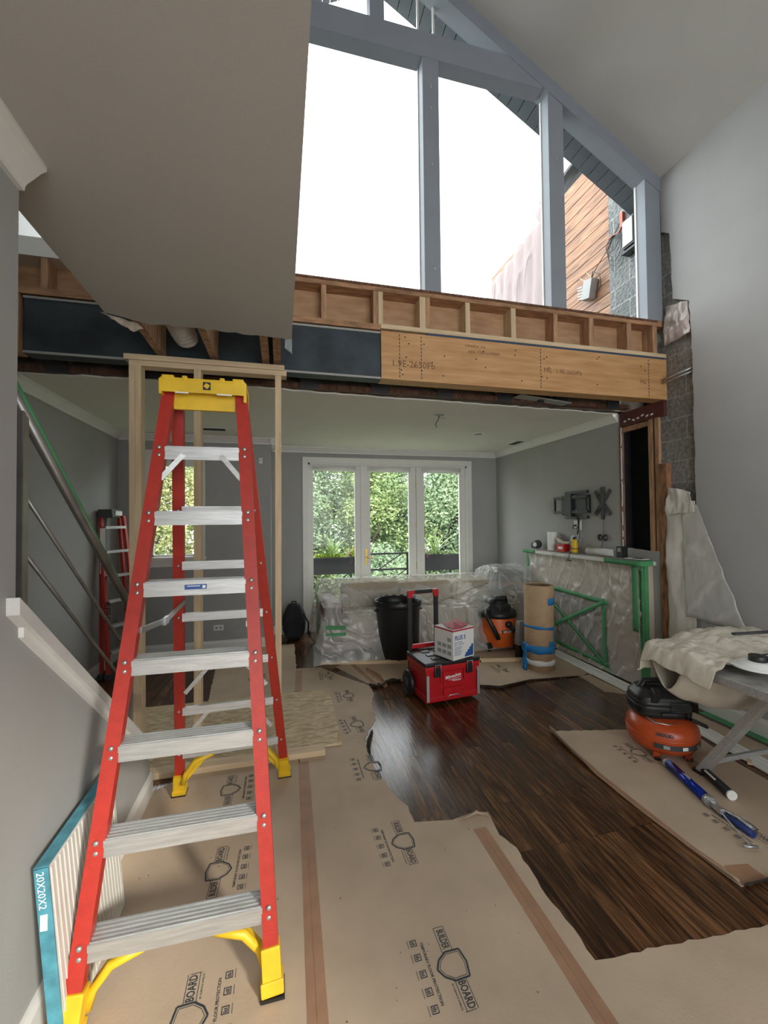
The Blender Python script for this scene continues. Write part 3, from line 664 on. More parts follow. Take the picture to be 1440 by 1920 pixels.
for e, s_ in ((at(FL0, FL1, z - .13), 1), (at(FR0, FR1, z - .13), -1)):
    MB().bar(e + V((s_ * .02, .012, 0)), e + V((s_ * .11, .02, .11)), .022, .006, (0, 0, 1)).build('brace', aluM, T)
# yellow braces at the bottom of the front and rear frames
def ybrace(e, s_, zz):
    pts = [V((s_ * .02, 0, -.19)), V((s_ * .035, 0, -.13)), V((s_ * .09, 0, -.06)), V((s_ * .19, 0, -.03))]
    b = MB(); 
    for p, q in zip(pts, pts[1:]): b.bar(e + p, e + q, .035, .022, (0, 1, 0))
    b.tube([e + p + V((0, -.012, 0)) for p in pts], [.014, .015, .017, .012], 8)
    return b.build('corner_brace', yellowM, T)
ybrace(at(FL0, FL1, .235) + V((0, .03, 0)), 1, 0); ybrace(at(FR0, FR1, .235) + V((0, .03, 0)), -1, 0)
ybrace(at(RL0, RL1, .29) + V((0, .02, 0)), 1, 0); ybrace(at(RR0, RR1, .29) + V((0, .02, 0)), -1, 0)
def foot(p, dirz):
    b = MB(); p = V((p.x, p.y, 0)); z = dirz.normalized()
    b.bar(p + V((0, .012, .010)), p + z * .145 + V((0, .012, 0)), .066, .058, (1, 0, 0), b=.006)
    b.bar(p + V((0, .012, .006)), p + z * .05 + V((0, .012, 0)), .078, .07, (1, 0, 0), b=.006)
    f = b.build('foot', yellowM, T)
    MB().box(p + V((0, .012, .006)), (.082, .078, .012), None, .002).build('rubber_pad', blackM, f)
foot(FL0, FL1 - FL0); foot(FR0, FR1 - FR0); foot(RL0, RL1 - RL0); foot(RR0, RR1 - RR0)
# spreaders
for a0, a1, b0, b1 in ((FL0, FL1, RL0, RL1), (FR0, FR1, RR0, RR1)):
    p = at(a0, a1, 1.24) + V((0, .03, 0)); q = at(b0, b1, 1.24); m_ = (p + q) / 2 + V((.0, 0, -.03)); s_ = 1 if a0 is FL0 else -1
    p = p + V((.03 * s_, 0, 0)); q = q + V((.03 * s_, 0, 0)); m_ = m_ + V((.03 * s_, 0, 0))
    b = MB(); b.bar(p, m_, .024, .006, (0, 0, 1)); b.bar(m_, q, .024, .006, (0, 0, 1)); b.bar(m_ + V((0, -.03, 0)), m_ + V((0, .03, 0)), .034, .014, (0, 0, 1))
    b.build('spreader_bar', steel2, T)
# yellow top
b = MB()
cxm, cym = -.340, 2.115
b.box((cxm, cym, 2.312), (.365, .17, .028), None, .008)
for dx in (-.150, -.08, .08, .150): b.box((cxm + dx, cym, 2.322), (.05 if abs(dx) > .1 else .022, .172, .028), None, .007)
b.box((cxm, cym - .083, 2.286), (.37, .012, .055), None, .004)
b.box((cxm, cym + .083, 2.286), (.37, .012, .055), None, .004)
b.box((cxm - .18, cym, 2.284), (.014, .17, .07), None, .004); b.box((cxm + .18, cym, 2.273), (.014, .17, .09), None, .004)
b.build('top_cap', yellowM, T)
MB().box((cxm, cym - .03, 2.235), (.27, .02, .085), None, .004).build('cap_apron', yellowM, T)
MB().box((cxm + .015, cym - .090, 2.292), (.033, .002, .036)).build('warning_sticker', blackM, T)
MB().box((cxm + .015, cym - .0915, 2.292), (.020, .001, .020), (0, .6, 0)).build('sticker_mark', yellowM, T)
b = MB(); b.box((cxm - .09, cym - .09, 2.256), (.055, .002, .006)); b.build('slot', whiteP, T)
MB().box((cxm + .09, cym - .09, 2.256), (.065, .002, .006)).build('slot', whiteP, T)
z = .252 + 4 * .290; a = at(FL0, FL1, z); c = at(FR0, FR1, z); m_ = (a + c) / 2
MB().box(m_ + V((.0, -.0055, -.008)), (.085, .001, .02)).build('step_sticker', inkB, T)
b = MB(); b.box(m_ + V((-.008, -.0065, -.004)), (.05, .0008, .003)); b.build('sticker_line', inkW, T); MB().box(m_ + V((.032, -.0065, -.008)), (.012, .0008, .012)).build('sticker_icon', inkW, T)

# ================================================================= SECOND LADDER folded against the left wall
T = thing('step_ladder', 'folded red step ladder with grey top leaning against the left wall', 'ladder', (-1.78, 5.25, 0))
top = V((0, 0, 1.78)); B = MB
def r2_(name, x0, y0, x1, y1, mt=redL, w_=.07, d_=.028): return B().bar((x0, y0, .04), (x1, y1, 1.76), w_, d_, (0, 1, 0), b=.002).build(name, mt, T)
r2_('front_rail', -1.80, 5.08, -1.93, 5.22); r2_('front_rail', -1.60, 5.42, -1.80, 5.50)
r2_('rear_rail', -1.88, 5.12, -1.94, 5.26, w_=.05); r2_('rear_rail', -1.72, 5.50, -1.86, 5.54, w_=.05)
for k in range(6):
    t = (.24 + k * .28) / 1.78; p = V((-1.79, 5.09, .04)).lerp(V((-1.92, 5.23, 1.76)), t); q = V((-1.61, 5.41, .04)).lerp(V((-1.81, 5.49, 1.76)), t)
    B().bar(p, q, .075, .03, (1, 0, 0), b=.002).build('step', aluM, T)
b = B(); b.box((-1.885, 5.36, 1.80), (.14, .36, .055), (0, 0, .05), .012); b.box((-1.885, 5.36, 1.76), (.15, .37, .05), (0, 0, .05), .01)
b.build('top_cap', dgreyM, T)
B().box((-1.808, 5.38, 1.785), (.004, .24, .05), (0, 0, .05)).build('cap_plate', whiteP, T)
d_ = V((.04, -.02, 1.0))
text('ladder_lettering', 'KPRO', .085, blackM, T, (-1.805, 5.045, .72), (0, 0, -1), (1, .18, 0))
for z, h, mt in ((1.50, .24, whiteP), (1.22, .19, whiteP)): B().box((-1.885, 5.15 , z), (.05, .004, h), (.05, 0, .35)).build('label_sticker', mt, T)
for x, y in ((-1.80, 5.08), (-1.60, 5.42), (-1.88, 5.12), (-1.72, 5.50)): B().box((x, y, .03), (.05, .09, .06), None, .008).build('foot', dgreyM, T)

# ================================================================= TEMPORARY STUD FRAME, OSB, LUMBER
T = thing('stud_frame', 'temporary fresh pine stud frame holding up the ceiling behind the red ladder', 'stud wall', (-.45, 3.11, 0))
MB().b2(-.865, .30, 3.02, 3.11, .001, .04, b=.002).build('bottom_plate', newwoodH, T)
b = MB(); b.b2(-.975, .045, 3.065, 3.155, 2.722, 2.758, b=.002); b.build('top_plate', newwoodH, T)
MB().b2(-1.005, .03, 3.06, 3.15, 2.76, 2.797, b=.002).build('top_plate', newwoodH, T)
for x0, x1, x2 in ((-.975, -.938, -.96), (-.937, -.902, -.924), (-.575, -.53, -.575), (-.035, .008, -.045)):
    MB().bar(((x2 + (x1 - x0) / 2), 3.10, .002 if x0 > -.9 else .002), ((x0 + x1) / 2, 3.11, 2.722), (x1 - x0), .088, (1, 0, 0), b=.002).build('stud', newwood, T)
o = MB().box((-.40, 3.655, .010), (1.69, 1.02, .015), (0, 0, -.02), .002).build('osb_board', osbM); tag(o, 'oriented strand board panel lying on the floor behind the ladder', 'board')
o = MB().box((1.62, 4.66, .022), (2.42, .038, .038), (0, 0, -.225), .002).build('lumber', newwoodH); tag(o, 'long pine stud lying across the paper in front of the trash can', 'lumber')

# ================================================================= FLOOR PAPER
def paper(name, pts, lab, z=.0, th=.003, amp=.006, seed=1):
    q = rough(pts, amp, .035, seed)
    return tag(MB().ext([(x, y, z) for x, y in q], (0, 0, th)).build(name, paperM), lab, 'floor paper')
P1 = paper('floor_paper', [(-.775, -1.5), (.105, -1.5), (.112, 3.02), (.165, 4.87, 1), (.17, 5.84), (-.79, 5.90, 1), (-.66, 4.12, 1), (-.60, 3.02), (-.775, 2.90)], 'left sheet of printed kraft floor paper running under the red ladder', seed=2)
torn = [(.113, -1.5), (2.4, -1.5), (2.4, 1.26, 1), (1.92, 1.313, 1), (1.41, 1.352, 1), (1.145, 1.372, 1), (1.150, 1.50, 1), (1.135, 1.70, 1), (1.155, 1.93, 1), (1.115, 2.03, 1), (1.138, 2.20, 1), (1.07, 2.225), (.92, 2.195), (.71, 2.232, 1), (.713, 2.36, 1), (.655, 2.515, 1), (.62, 2.70, 1), (.60, 2.90, 1), (.606, 3.10, 1), (.66, 3.27, 1), (.770, 3.45, 1), (.80, 3.75, 1), (.865, 3.98, 1), (.865, 4.16, 1), (.60, 4.55), (.43, 4.84, 1), (.168, 4.86), (.12, 3.0)]
P2 = paper('floor_paper', torn, 'middle sheet of printed kraft floor paper with a long torn right edge', seed=3)
P3 = paper('floor_paper', [(.875, 4.19, 1), (1.15, 4.30, 1), (1.30, 4.06, 1), (1.92, 3.88, 1), (2.09, 3.77, 1), (2.48, 3.87, 1), (3.05, 3.84, 1), (3.42, 3.80), (3.42, 5.2, 1), (1.25, 5.35, 1), (.80, 4.95, 1), (.60, 4.80)], 'far sheet of floor paper under the cardboard tube and trash can', seed=4)
P4 = paper('floor_paper', [(2.05, 2.90, 1), (2.045, 2.72, 1), (2.01, 2.54, 1), (1.985, 2.33), (1.983, 1.99), (1.995, 1.69), (2.01, 1.475), (2.20, 1.47, 1), (2.26, 1.40), (2.9, .9), (3.0, 2.2), (3.13, 2.80), (2.67, 2.76, 1)], 'right sheet of floor paper under the orange compressor', seed=5)
P5 = paper('floor_paper', [(3.16, 2.85), (3.42, 2.88, 1), (3.42, .8), (3.05, .8), (3.05, 2.0)], 'strip of brown floor paper along the right baseboard', seed=6)
P6 = paper('floor_paper', [(3.06, 3.82, 1), (3.20, 3.86), (3.20, 3.30, 1), (3.02, 3.42)], 'small torn floor paper scrap beside the loose trim in front of the cabinet', seed=7)
P7 = paper('floor_paper', [(-.79, 5.05), (-.70, 5.78), (-.15, 5.72), (-.20, 5.60)], 'thin brown cardboard offcut by the far left baseboard', z=.004, seed=8)
P7.data.materials[0] = cardM
def seam(pts, par, w_=.062, z=.0032):
    b = MB()
    for p, q in zip(pts, pts[1:]):
        p = V((*p, z)); q = V((*q, z)); d = (q - p).normalized(); n = V((-d.y, d.x, 0)) * w_ / 2
        b.ext([p + n, q + n, q - n, p - n], (0, 0, .0006)); 
        b.ext([p + n * .06 + V((0, 0, .0006)), q + n * .06 + V((0, 0, .0006)), q - n * .06 + V((0, 0, .0006)), p - n * .06 + V((0, 0, .0006))], (0, 0, .0012))
    return b.build('seam_tape', tapeM, par)
seam([(.112, -1.4), (.112, 1.43), (.145, 2.97)], P2, .07)
seam([(1.03, -1.4), (1.037, 1.2), (1.035, 2.10)], P2, .075)
seam([(.155, 4.15), (.19, 4.80)], P1, .07)
seam([(.75, 5.1), (.93, 4.16)], P3, .055); seam([(1.78, 4.6), (1.93, 3.92)], P3, .05)
seam([(2.028, 2.62), (2.006, 2.32), (2.006, 1.70), (2.032, 1.49)], P4, .036)
MB().ext([(2.02, 1.48, .0035), (2.17, 1.475, .0035), (2.17, 1.56, .0035), (2.05, 1.58, .0035)], (0, 0, .001)).build('tape_patch', tapeM, P4)
# curled, dark undersides of the torn edges
def curl(par, pts, hs, mt=paperM, name='curled_edge', wd=.03, side=1):
    P = [V((*p, 0)) for p in pts]
    def f(u, v):
        t = u * (len(P) - 1); i = min(int(t), len(P) - 2); p = P[i].lerp(P[i + 1], t - i); d = (P[i + 1] - P[i]).normalized(); n = V((-d.y, d.x, 0)) * side
        h = hs[i] + (hs[i + 1] - hs[i]) * (t - i)
        a = v * 1.5
        return p + n * (wd * math.sin(a)) * (h / max(hs) * .6 + .4) + V((0, 0, .002 + h * (1 - math.cos(a)) + .003 * fbm(u * 12, v, 4)))
    return MB().grid(f, 40, 6).build(name, mt, par, solid=.0015)
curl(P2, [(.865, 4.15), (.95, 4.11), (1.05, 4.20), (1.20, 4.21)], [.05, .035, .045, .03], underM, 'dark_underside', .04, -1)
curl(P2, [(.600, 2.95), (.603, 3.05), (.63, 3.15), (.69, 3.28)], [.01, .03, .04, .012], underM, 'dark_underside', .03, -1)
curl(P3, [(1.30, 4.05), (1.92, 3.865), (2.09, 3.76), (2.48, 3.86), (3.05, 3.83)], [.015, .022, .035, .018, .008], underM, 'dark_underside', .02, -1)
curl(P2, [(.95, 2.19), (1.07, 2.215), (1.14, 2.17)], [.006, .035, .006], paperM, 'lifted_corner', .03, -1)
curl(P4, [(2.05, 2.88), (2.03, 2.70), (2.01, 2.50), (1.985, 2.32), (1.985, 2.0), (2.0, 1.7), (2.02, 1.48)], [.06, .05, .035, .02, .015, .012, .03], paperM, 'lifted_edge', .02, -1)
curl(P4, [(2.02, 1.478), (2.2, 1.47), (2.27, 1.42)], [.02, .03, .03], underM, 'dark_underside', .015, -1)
curl(P3, [(.90, 4.62), (.96, 4.30), (1.0, 4.08)], [.02, .05, .02], tapeM, 'loose_tape', .05, 1)

# printed marks on the paper
def icon(b, x, y, s_, k):
    for (a, c, d_, e) in ((-.5, .5, -.5, -.38), (-.5, .5, .38, .5), (-.5, -.38, -.5, .5), (.38, .5, -.5, .5)): b.b2(x + a * s_, x + c * s_, y + d_ * s_, y + e * s_, 0, .0004)
    for q in range(3): b.b2(x - .28 * s_ + q * .2 * s_, x - .16 * s_ + q * .2 * s_, y - .3 * s_, y + (.1 + .08 * ((k + q) % 3)) * s_, 0, .0004)
_lp = []
def logo_mesh():
    b = MB(); L = .27
    # word bars left and right of a plain shield outline
    for x0, x1 in ((-.15, -.052), (.052, .15)):
        for dy in (-.021, .021): b.b2(x0, x1, dy - .0012 + (.006 if x0 > 0 else 0), dy + .0012 + (.006 if x0 > 0 else 0), 0, .0004)
        b.b2(x0 - .001, x0 + .001, -.02, .02, 0, .0004); b.b2(x1 - .001, x1 + .001, -.02, .02, 0, .0004)
    sh = [(-.05, .045), (0, .055), (.05, .045), (.052, -.01), (.03, -.045), (0, -.062), (-.03, -.045), (-.052, -.01)]
    for s1 in (1.0, .84):
        q = [(x * s1, y * s1) for x, y in sh]
        for i in range(len(q)):
            p0 = V((*q[i], .0002)); p1 = V((*q[(i + 1) % len(q)], .0002)); b.bar(p0, p1, .007 if s1 == 1 else .002, .0004, (p1 - p0).cross(V((0, 0, 1))))
    for i, x in enumerate((-.115, -.06, 0, .06, .115)): icon(b, x, -.118, .026, i); b.b2(x - .016, x + .016, -.141, -.139, 0, .0004)
    o = b.build('printed_logo', inkM)
    ts = [text('t', s_, h, inkM, None, (x, y, .0002), (1, 0, 0), (0, 1, 0), .0004, squash=q, bold=bd) for s_, h, x, y, q, bd in
          (('BUILDER', .040, -.101, 0, .50, .0008), ('BOARD', .040, .101, .006, .66, .0008), ('TEMPORARY FLOOR PROTECTION', .0155, 0, -.088, .92, .0003), ('BY SURFACE SHIELDS', .009, .10, -.028, 1, 0))]
    join_into(o, ts); return o
LG = logo_mesh(); used_first = [False]
def logo(par, x, y, ang, s_=1.0):
    o = LG if not used_first[0] else LG.copy()
    if used_first[0]: COL.objects.link(o)
    used_first[0] = True
    o.parent = par; o.location = (x, y, .0031); o.rotation_euler = (0, 0, ang); o.scale = (s_, s_, 1)
R_ = -PI / 2
logo(P2, .618, 1.49, R_ + .02); logo(P2, .61, 2.115, R_ + .03); logo(P2, .60, 2.80, R_); logo(P2, .60, 3.41, R_ + .1, .95); logo(P2, .62, 3.98, R_, .9); logo(P2, .50, 4.55, R_, .8)
logo(P1, -.30, 2.165, -R_ - .05); logo(P1, -.315, 2.79, -R_); logo(P1, -.31, 1.55, -R_); logo(P1, -.29, 4.67, -R_, .9); logo(P1, -.31, .92, -R_)
logo(P4, 2.46, 2.48, R_ - .1, .85); logo(P4, 2.42, 1.76, R_, .95); logo(P3, 2.40, 4.25, R_, .8)
def debris(n, x0, x1, y0, y1, par, mt, nm, s0=.004, s1=.012):
    rn = random.Random(n); b = MB()
    for k in range(n):
        x, y = rn.uniform(x0, x1), rn.uniform(y0, y1); s_ = rn.uniform(s0, s1)
        b.box((x, y, .0042), (s_, s_ * rn.uniform(.3, .8), .0016), (0, 0, rn.uniform(0, 3)))
    o = b.build(nm, mt, par); o['kind'] = 'stuff'
debris(46, .15, 1.0, 1.1, 4.2, P2, inkM, 'dirt_specks', .002, .006); debris(40, -.7, .05, 1.1, 3.0, P1, inkM, 'dirt_specks', .002, .006)

# ================================================================= LOOSE TRIM on the floor
def trimpiece(p0, p1, lab, w_=.085):
    p0 = V(p0); p1 = V(p1); d = (p1 - p0).normalized(); n = V((-d.y, d.x, 0)); b = MB()
    prof = [(0, 0), (w_, 0), (w_, .008), (w_ * .85, .015), (w_ * .7, .008), (w_ * .5, .012), (w_ * .3, .008), (w_ * .15, .018), (0, .014)]
    b.ext([p0 + n * a + V((0, 0, z)) for a, z in prof], p1 - p0)
    return tag(b.build('loose_trim', whiteM), lab, 'trim')
trimpiece((3.36, 3.32, .004), (3.40, 4.62, .004), 'white moulding length lying against the plastic covered cabinet')
trimpiece((3.26, 3.10, .004), (3.29, 4.50, .004), 'white moulding length lying on the boards nearest the cardboard tube', .06)
trimpiece((3.10, 1.2, .005), (3.30, 3.02, .005), 'white moulding length lying behind the compressor beside the baseboard', .075)
trimpiece((3.00, 1.2, .005), (3.20, 2.90, .005), 'white moulding length lying behind the compressor nearer the folding table', .05)
tag(MB().b2(XR - .10, XR - .02, .8, 2.85, .0005, .0022).build('green_tape_strip', greenT), 'green tape strip on the floor along the right baseboard', 'tape')
tag(MB().bar((3.05, 2.16, .012), (3.12, 2.22, .012), .025, .012).build('wood_scrap', newwoodH), 'wood chip on the loose moulding under the table', 'wood scrap')

# ================================================================= SOFA under plastic
SX = thing('sofa', 'tan sofa with brown arms under clear plastic sheeting by the french doors', 'sofa', (1.8, 5.55, 0), -.02)
b = MB(); b.b2(.62, 3.10, 5.55, 5.95, .12, .62, b=.05); b.build('back_frame', sofaM, SX)
for k, (x0, x1) in enumerate(((.78, 1.55), (1.56, 2.32), (2.33, 3.05))):
    MB().b2(x0, x1, 5.45, 5.75, .42, .86 - .02 * k, b=.09).build('back_cushion', sofaM, SX); MB().b2(x0, x1, 4.98, 5.60, .34, .52, b=.05).build('seat_cushion', sofaM, SX)
MB().b2(.60, 3.10, 4.99, 5.9, .12, .34, b=.03).build('base', sofaM, SX)
for x0, x1 in ((.47, .72), (3.0, 3.24)): MB().b2(x0, x1, 4.95, 5.95, .10, .66, b=.07).build('arm', brownM, SX)
for x in (.6, 3.1):
    for y in (5.05, 5.85): MB().b2(x - .03, x + .03, y - .03, y + .03, 0, .12).build('foot', brownM, SX)
def cover(u, v):
    # v: 0 floor in front .. 1 behind the back; u: left..right
    x = .38 + u * 3.0
    prof = [(4.80, .02), (4.90, .30), (4.96, .50), (5.02, .545), (5.35, .54), (5.44, .70), (5.52, .88), (5.78, .86), (6.0, .60), (6.02, .15)]
    t = v * (len(prof) - 1); i = min(int(t), len(prof) - 2); f = t - i
    y = prof[i][0] + (prof[i + 1][0] - prof[i][0]) * f; z = prof[i][1] + (prof[i + 1][1] - prof[i][1]) * f
    arm = max(0, 1 - abs(x - .60) / .16, 1 - abs(x - 3.12) / .18); arm = min(1, arm * 2.2)
    if z > .45: z = max(z, .68 * arm) if y < 5.45 else z
    # sheet pulled diagonally from the back to the right arm
    if x > 2.1 and z > .3: z = max(z, .545 + (x - 2.1) * .26 * min(1, max(0, (y - 4.95)) * 3))
    if x < .47: z = z * max(.03, (x - .34) / .13) ; 
    if x > 3.26: z = z * max(.03, (3.40 - x) / .14)
    w1 = abs(fbm(x * 3 + y * 2, z * 3, 1.5)); w2 = fbm(x * 9, y * 5, z * 5)
    fold = abs(math.sin((x * 2.2 + y * 3.2 + .8 * w2) * 4))
    return (x + .012 * w2 - .03 * (1 - min(1, z * 3)) * (1 if x < 1.8 else -1), y - .02 * w1, z + .012 + .02 * w1 + .014 * fold * (.3 + min(z, .6)))
tag(MB().grid(cover, 130, 90).build('plastic_cover', poly), 'clear crinkled plastic sheet draped over the sofa', 'plastic sheet')
T = thing('tape_strip', 'green tape strips holding the plastic at the left sofa arm', 'tape', (.5, 4.9, .5)); 
MB().box((.62, 4.905, .42), (.24, .004, .045), (0, .05, 0)).build('strip', greenT, T); MB().box((.62, 4.90, .34), (.24, .004, .04), (0, .0, 0)).build('strip', greenT, T); MB().box((.44, 5.05, .40), (.004, .2, .12), (0, -.1, .1)).build('strip', greenT, T)

# ================================================================= BACKPACK, BIN, TOOLBOX, CARTON
T = thing('backpack', 'black backpack on the floor by the back wall left of the sofa', 'backpack', (.17, 6.12, 0))
def pack(u, v):
    a = u * 2 * PI; z = v * .50; s_ = (math.sin(min(1, v * 1.02) * PI * .93 + .12)) ** .35 if v < 1 else 0
    rr = 1 + .06 * fbm(math.cos(a) * 2, math.sin(a) * 2, v * 4)
    return (.18 + .175 * math.copysign(abs(math.cos(a)) ** .6, math.cos(a)) * s_ * rr * (1 - .15 * v), 6.10 + .12 * math.copysign(abs(math.sin(a)) ** .6, math.sin(a)) * s_ * rr, z + .012)
MB().grid(pack, 40, 24).build('body', black2M, T)
MB().b2(.08, .28, 5.955, 6.0, .06, .27, b=.02).build('front_pocket', black2M, T)
MB().tube([(.14, 6.08, .50), (.15, 6.06, .54), (.20, 6.06, .54), (.21, 6.08, .50)], .010, 8).build('carry_handle', black2M, T)
MB().tube([(.30, 6.0, .38), (.37, 5.95, .25), (.36, 5.90, .12), (.42, 5.86, .03), (.46, 5.80, .012)], .012, 8).build('strap', black2M, T)

T = thing('trash_can', 'round black plastic trash can standing in front of the sofa', 'trash can', (1.39, 4.95, 0))
b = MB(); b.lathe([(0, .003), (.242, .003), (.25, .012), (.270, .62), (.272, .63), (.285, .635), (.290, .65), (.290, .695), (.283, .705), (.270, .70), (.262, .62), (.242, .03), (0, .025)], (1.39, 4.95, 0), 48)
b.build('body', binM, T)
for s_ in (-1, 1): MB().tube([(1.39 + s_ * .27, 4.91, .58), (1.39 + s_ * .292, 4.91, .585), (1.39 + s_ * .292, 4.99, .585), (1.39 + s_ * .27, 4.99, .58)], .010, 8).build('handle', binM, T)
def liner(u, v):
    a = u * 2 * PI; r = .284 + .010 * math.sin(a * 17) * v; return (1.39 + r * math.cos(a), 4.95 + r * math.sin(a), .70 + .014 * abs(math.sin(a * 9 + 1)) - .05 * v)
MB().grid(liner, 120, 4).build('bin_liner', blackM, T)

T = thing('rolling_toolbox', 'red and black rolling toolbox with raised black pull handle standing on the hardwood', 'toolbox', (1.50, 3.78, 0), .12)
def tb(*a, **k): return MB().b2(*a, **k)
# local coordinates: front faces -Y
def lb(b, name, mt, par=T): return b.build(name, mt, par, world=False)
b = MB(); b.b2(-.265, .265, -.19, .19, .05, .345, b=.018); b.b2(-.275, .275, -.20, .20, .03, .085, b=.015); b.b2(-.28, .28, -.205, .205, .30, .35, b=.01)
lb(b, 'body', redM)
b = MB(); b.b2(-.285, .285, -.21, .21, .352, .388, b=.012); 
for i in range(3):
    for j in range(3): b.b2(-.17 + i * .13, -.09 + i * .13, -.14 + j * .11, -.08 + j * .11, .386, .396, b=.004)
lb(b, 'lid', blackM)
b = MB(); b.box((0, -.203, .10), (.20, .012, .09), None, .004); b.box((-.12, -.20, .25), (.02, .012, .10), None, .003); b.box((.12, -.20, .25), (.02, .012, .10), None, .003); b.b2(-.10, .10, -.202, -.19, .16, .29, b=.003); lb(b, 'front_relief', redM)
for s_ in (-1, 1):
    f = lb(MB().box((s_ * .165, -.212, .30), (.060, .018, .085), None, .005), 'latch', blackM)
    bb = MB(); bb.tube([(s_ * .165 - .028, -.224, .27), (s_ * .165 - .028, -.226, .37), (s_ * .165 + .028, -.226, .37), (s_ * .165 + .028, -.224, .27)], .0035, 8)
    bb.build('latch_wire', steel2, f, world=False)
for s_ in (-1, 1): lb(MB().b2(s_ * .262 - .012, s_ * .262 + .012, -.218, -.203, .05, .28, b=.003), 'corner_strip', aluM)
lb(MB().tube([(-.07, -.21, .05), (-.05, -.222, .085), (.05, -.222, .085), (.07, -.21, .05)], .004, 8), 'lift_bar', aluM)
lb(MB().tube([(.268, -.17, .10), (.295, -.17, .10), (.295, -.17, .30), (.268, -.17, .30)], .005, 8), 'side_bar', aluM)
for s_ in (-1,1):
    wv = MB(); wv.lathe([(0, -.025), (.07, -.025), (.105, -.02), (.115, -.01), (.115, .01), (.105, .02), (.07, .025), (0, .025)], (-.30 if s_ < 0 else .315, .13, .117), 28, axis=(1, 0, 0)); w_ = lb(wv, 'wheel', blackM)
    hb_ = MB(); hb_.lathe([(0, -.03), (.045, -.03), (.05, -.02), (0, -.02)], (-.30 if s_ < 0 else .315, .13, .117), 16, axis=(1, 0, 0)); hb_.build('hub', dgreyM, w_, world=False)
for s_ in (-1, 1):
    lb(MB().b2(s_ * .145 - .022 - .09, s_ * .145 + .018 - .09, .205, .235, .15, .93, b=.005), 'handle_post', blackM)
    lb(MB().b2(s_ * .145 - .026 - .09, s_ * .145 + .022 - .09, .20, .24, .90, .96, b=.006), 'handle_corner', redM)
lb(MB().b2(-.255, .075, .203, .237, .935, .975, b=.008), 'grip', redM); lb(MB().b2(-.19, .01, .20, .24, .938, .978, b=.008), 'grip_pad', blackM)
lb(MB().b2(-.235, .06, .205, .235, .40, .44, b=.006), 'handle_brace', redM)
mw = wm(T)
def lt(nm, s_, h, mt, p, uu=(1, 0, 0), vv=(0, 0, 1), par=T, **k):
    R3 = mw.to_3x3(); return text(nm, s_, h, mt, par, mw @ V(p), R3 @ V(uu), R3 @ V(vv), **k)
lt('lettering', 'Milwaukee', .042, inkW, (0.0, -.2045, .245), (1, 0, .14), squash=.9, bold=.0008); lt('lettering', 'PACKOUT', .02, inkW, (.035, -.2045, .205), (1, 0, .0), bold=.0005)
lb(MB().box((.02, -.2045, .221), (.13, .002, .003), (0, -.14, 0)), 'underline_mark', inkW)

T = thing('paint_carton', 'white printed carton of joint compound standing on the rolling toolbox', 'carton', (1.585, 3.69, .397), .37)
mw = wm(T); wd_, dp, hh = .27, .25, .275
MB().b2(-wd_ / 2, wd_ / 2, -dp / 2, dp / 2, 0, hh, b=.003).build('box_body', whiteP, T, world=False)
MB().b2(-wd_ / 2 - .001, wd_ / 2 + .001, -dp / 2 - .001, dp / 2 + .001, hh - .018, hh - .004).build('red_band', inkR, T, world=False)
b = MB(); b.ext([(-.12, -.11, hh), (.0, -.12, hh), (.02, .02, hh + .03), (-.10, .05, hh + .02)], (0, 0, .004)); b.ext([(.0, -.10, hh + .001), (.12, -.08, hh + .01), (.10, .09, hh + .03), (.0, .10, hh + .003)], (0, 0, .004)); b.build('torn_flap', inkR, T, world=False)
MB().b2(-.06, .08, -.08, .06, hh, hh + .004).build('opening', blackM, T, world=False)
yf = -dp / 2 - .001
lt('lettering', 'PLUS 3', .055, inkB, (-.045, yf, .195), squash=.85, bold=.0015); lt('lettering', 'READY MIXED', .016, inkB, (-.07, yf, .155)); lt('lettering', 'JOINT COMPOUND', .014, inkB, (-.06, yf, .136))
b = MB()
for k in range(6): b.b2(-.12, -.02 - .01 * (k % 3), yf - .0005, yf, .112 - k * .014, .116 - k * .014)
b.build('small_print', inkB, T, world=False); b = MB()
for k in range(9): b.b2(.01 + k * .0125, .0235 + k * .0125, yf - .0005, yf, .012, .03 + k * .011 + .008 * (k % 2))
b.build('skyline_print', inkB, T, world=False); b = MB()
for k in range(7): MB().b2(-wd_ / 2 - .0015, -wd_ / 2, -.10 + (k % 3) * .065, -.05 + (k % 3) * .065, .04 + (k // 3) * .06, .075 + (k // 3) * .06).build('side_print', mat('grey print', (.35, .36, .38), .6), T, world=False)
b = MB(); b.tube([(-.19, .0, .40), (-.22, -.06, .45), (-.22, -.10, .45)], .018, 10)
T = thing('screw_bolt', 'dark bolt sticking out beside the right side of the rolling toolbox', 'bolt', (1.86, 3.80, .28)); MB().tube([(1.80, 3.80, .285), (1.90, 3.79, .275)], .006, 8).build('shank', dgreyM, T); MB().lathe([(0, 0), (.011, 0), (.011, .008), (0, .008)], (1.90, 3.79, .275), 10, axis=(1, 0, 0)).build('head', dgreyM, T)
T = thing('cleaning_pad', 'green pad on a white tray lying on the paper behind the toolbox', 'pad', (1.98, 4.28, 0)); MB().box((1.98, 4.30, .012), (.22, .12, .014), (0, 0, .2), .003).build('tray', whiteP, T); MB().box((1.95, 4.30, .032), (.12, .09, .022), (0, 0, .2), .004).build('pad', greenT, T)

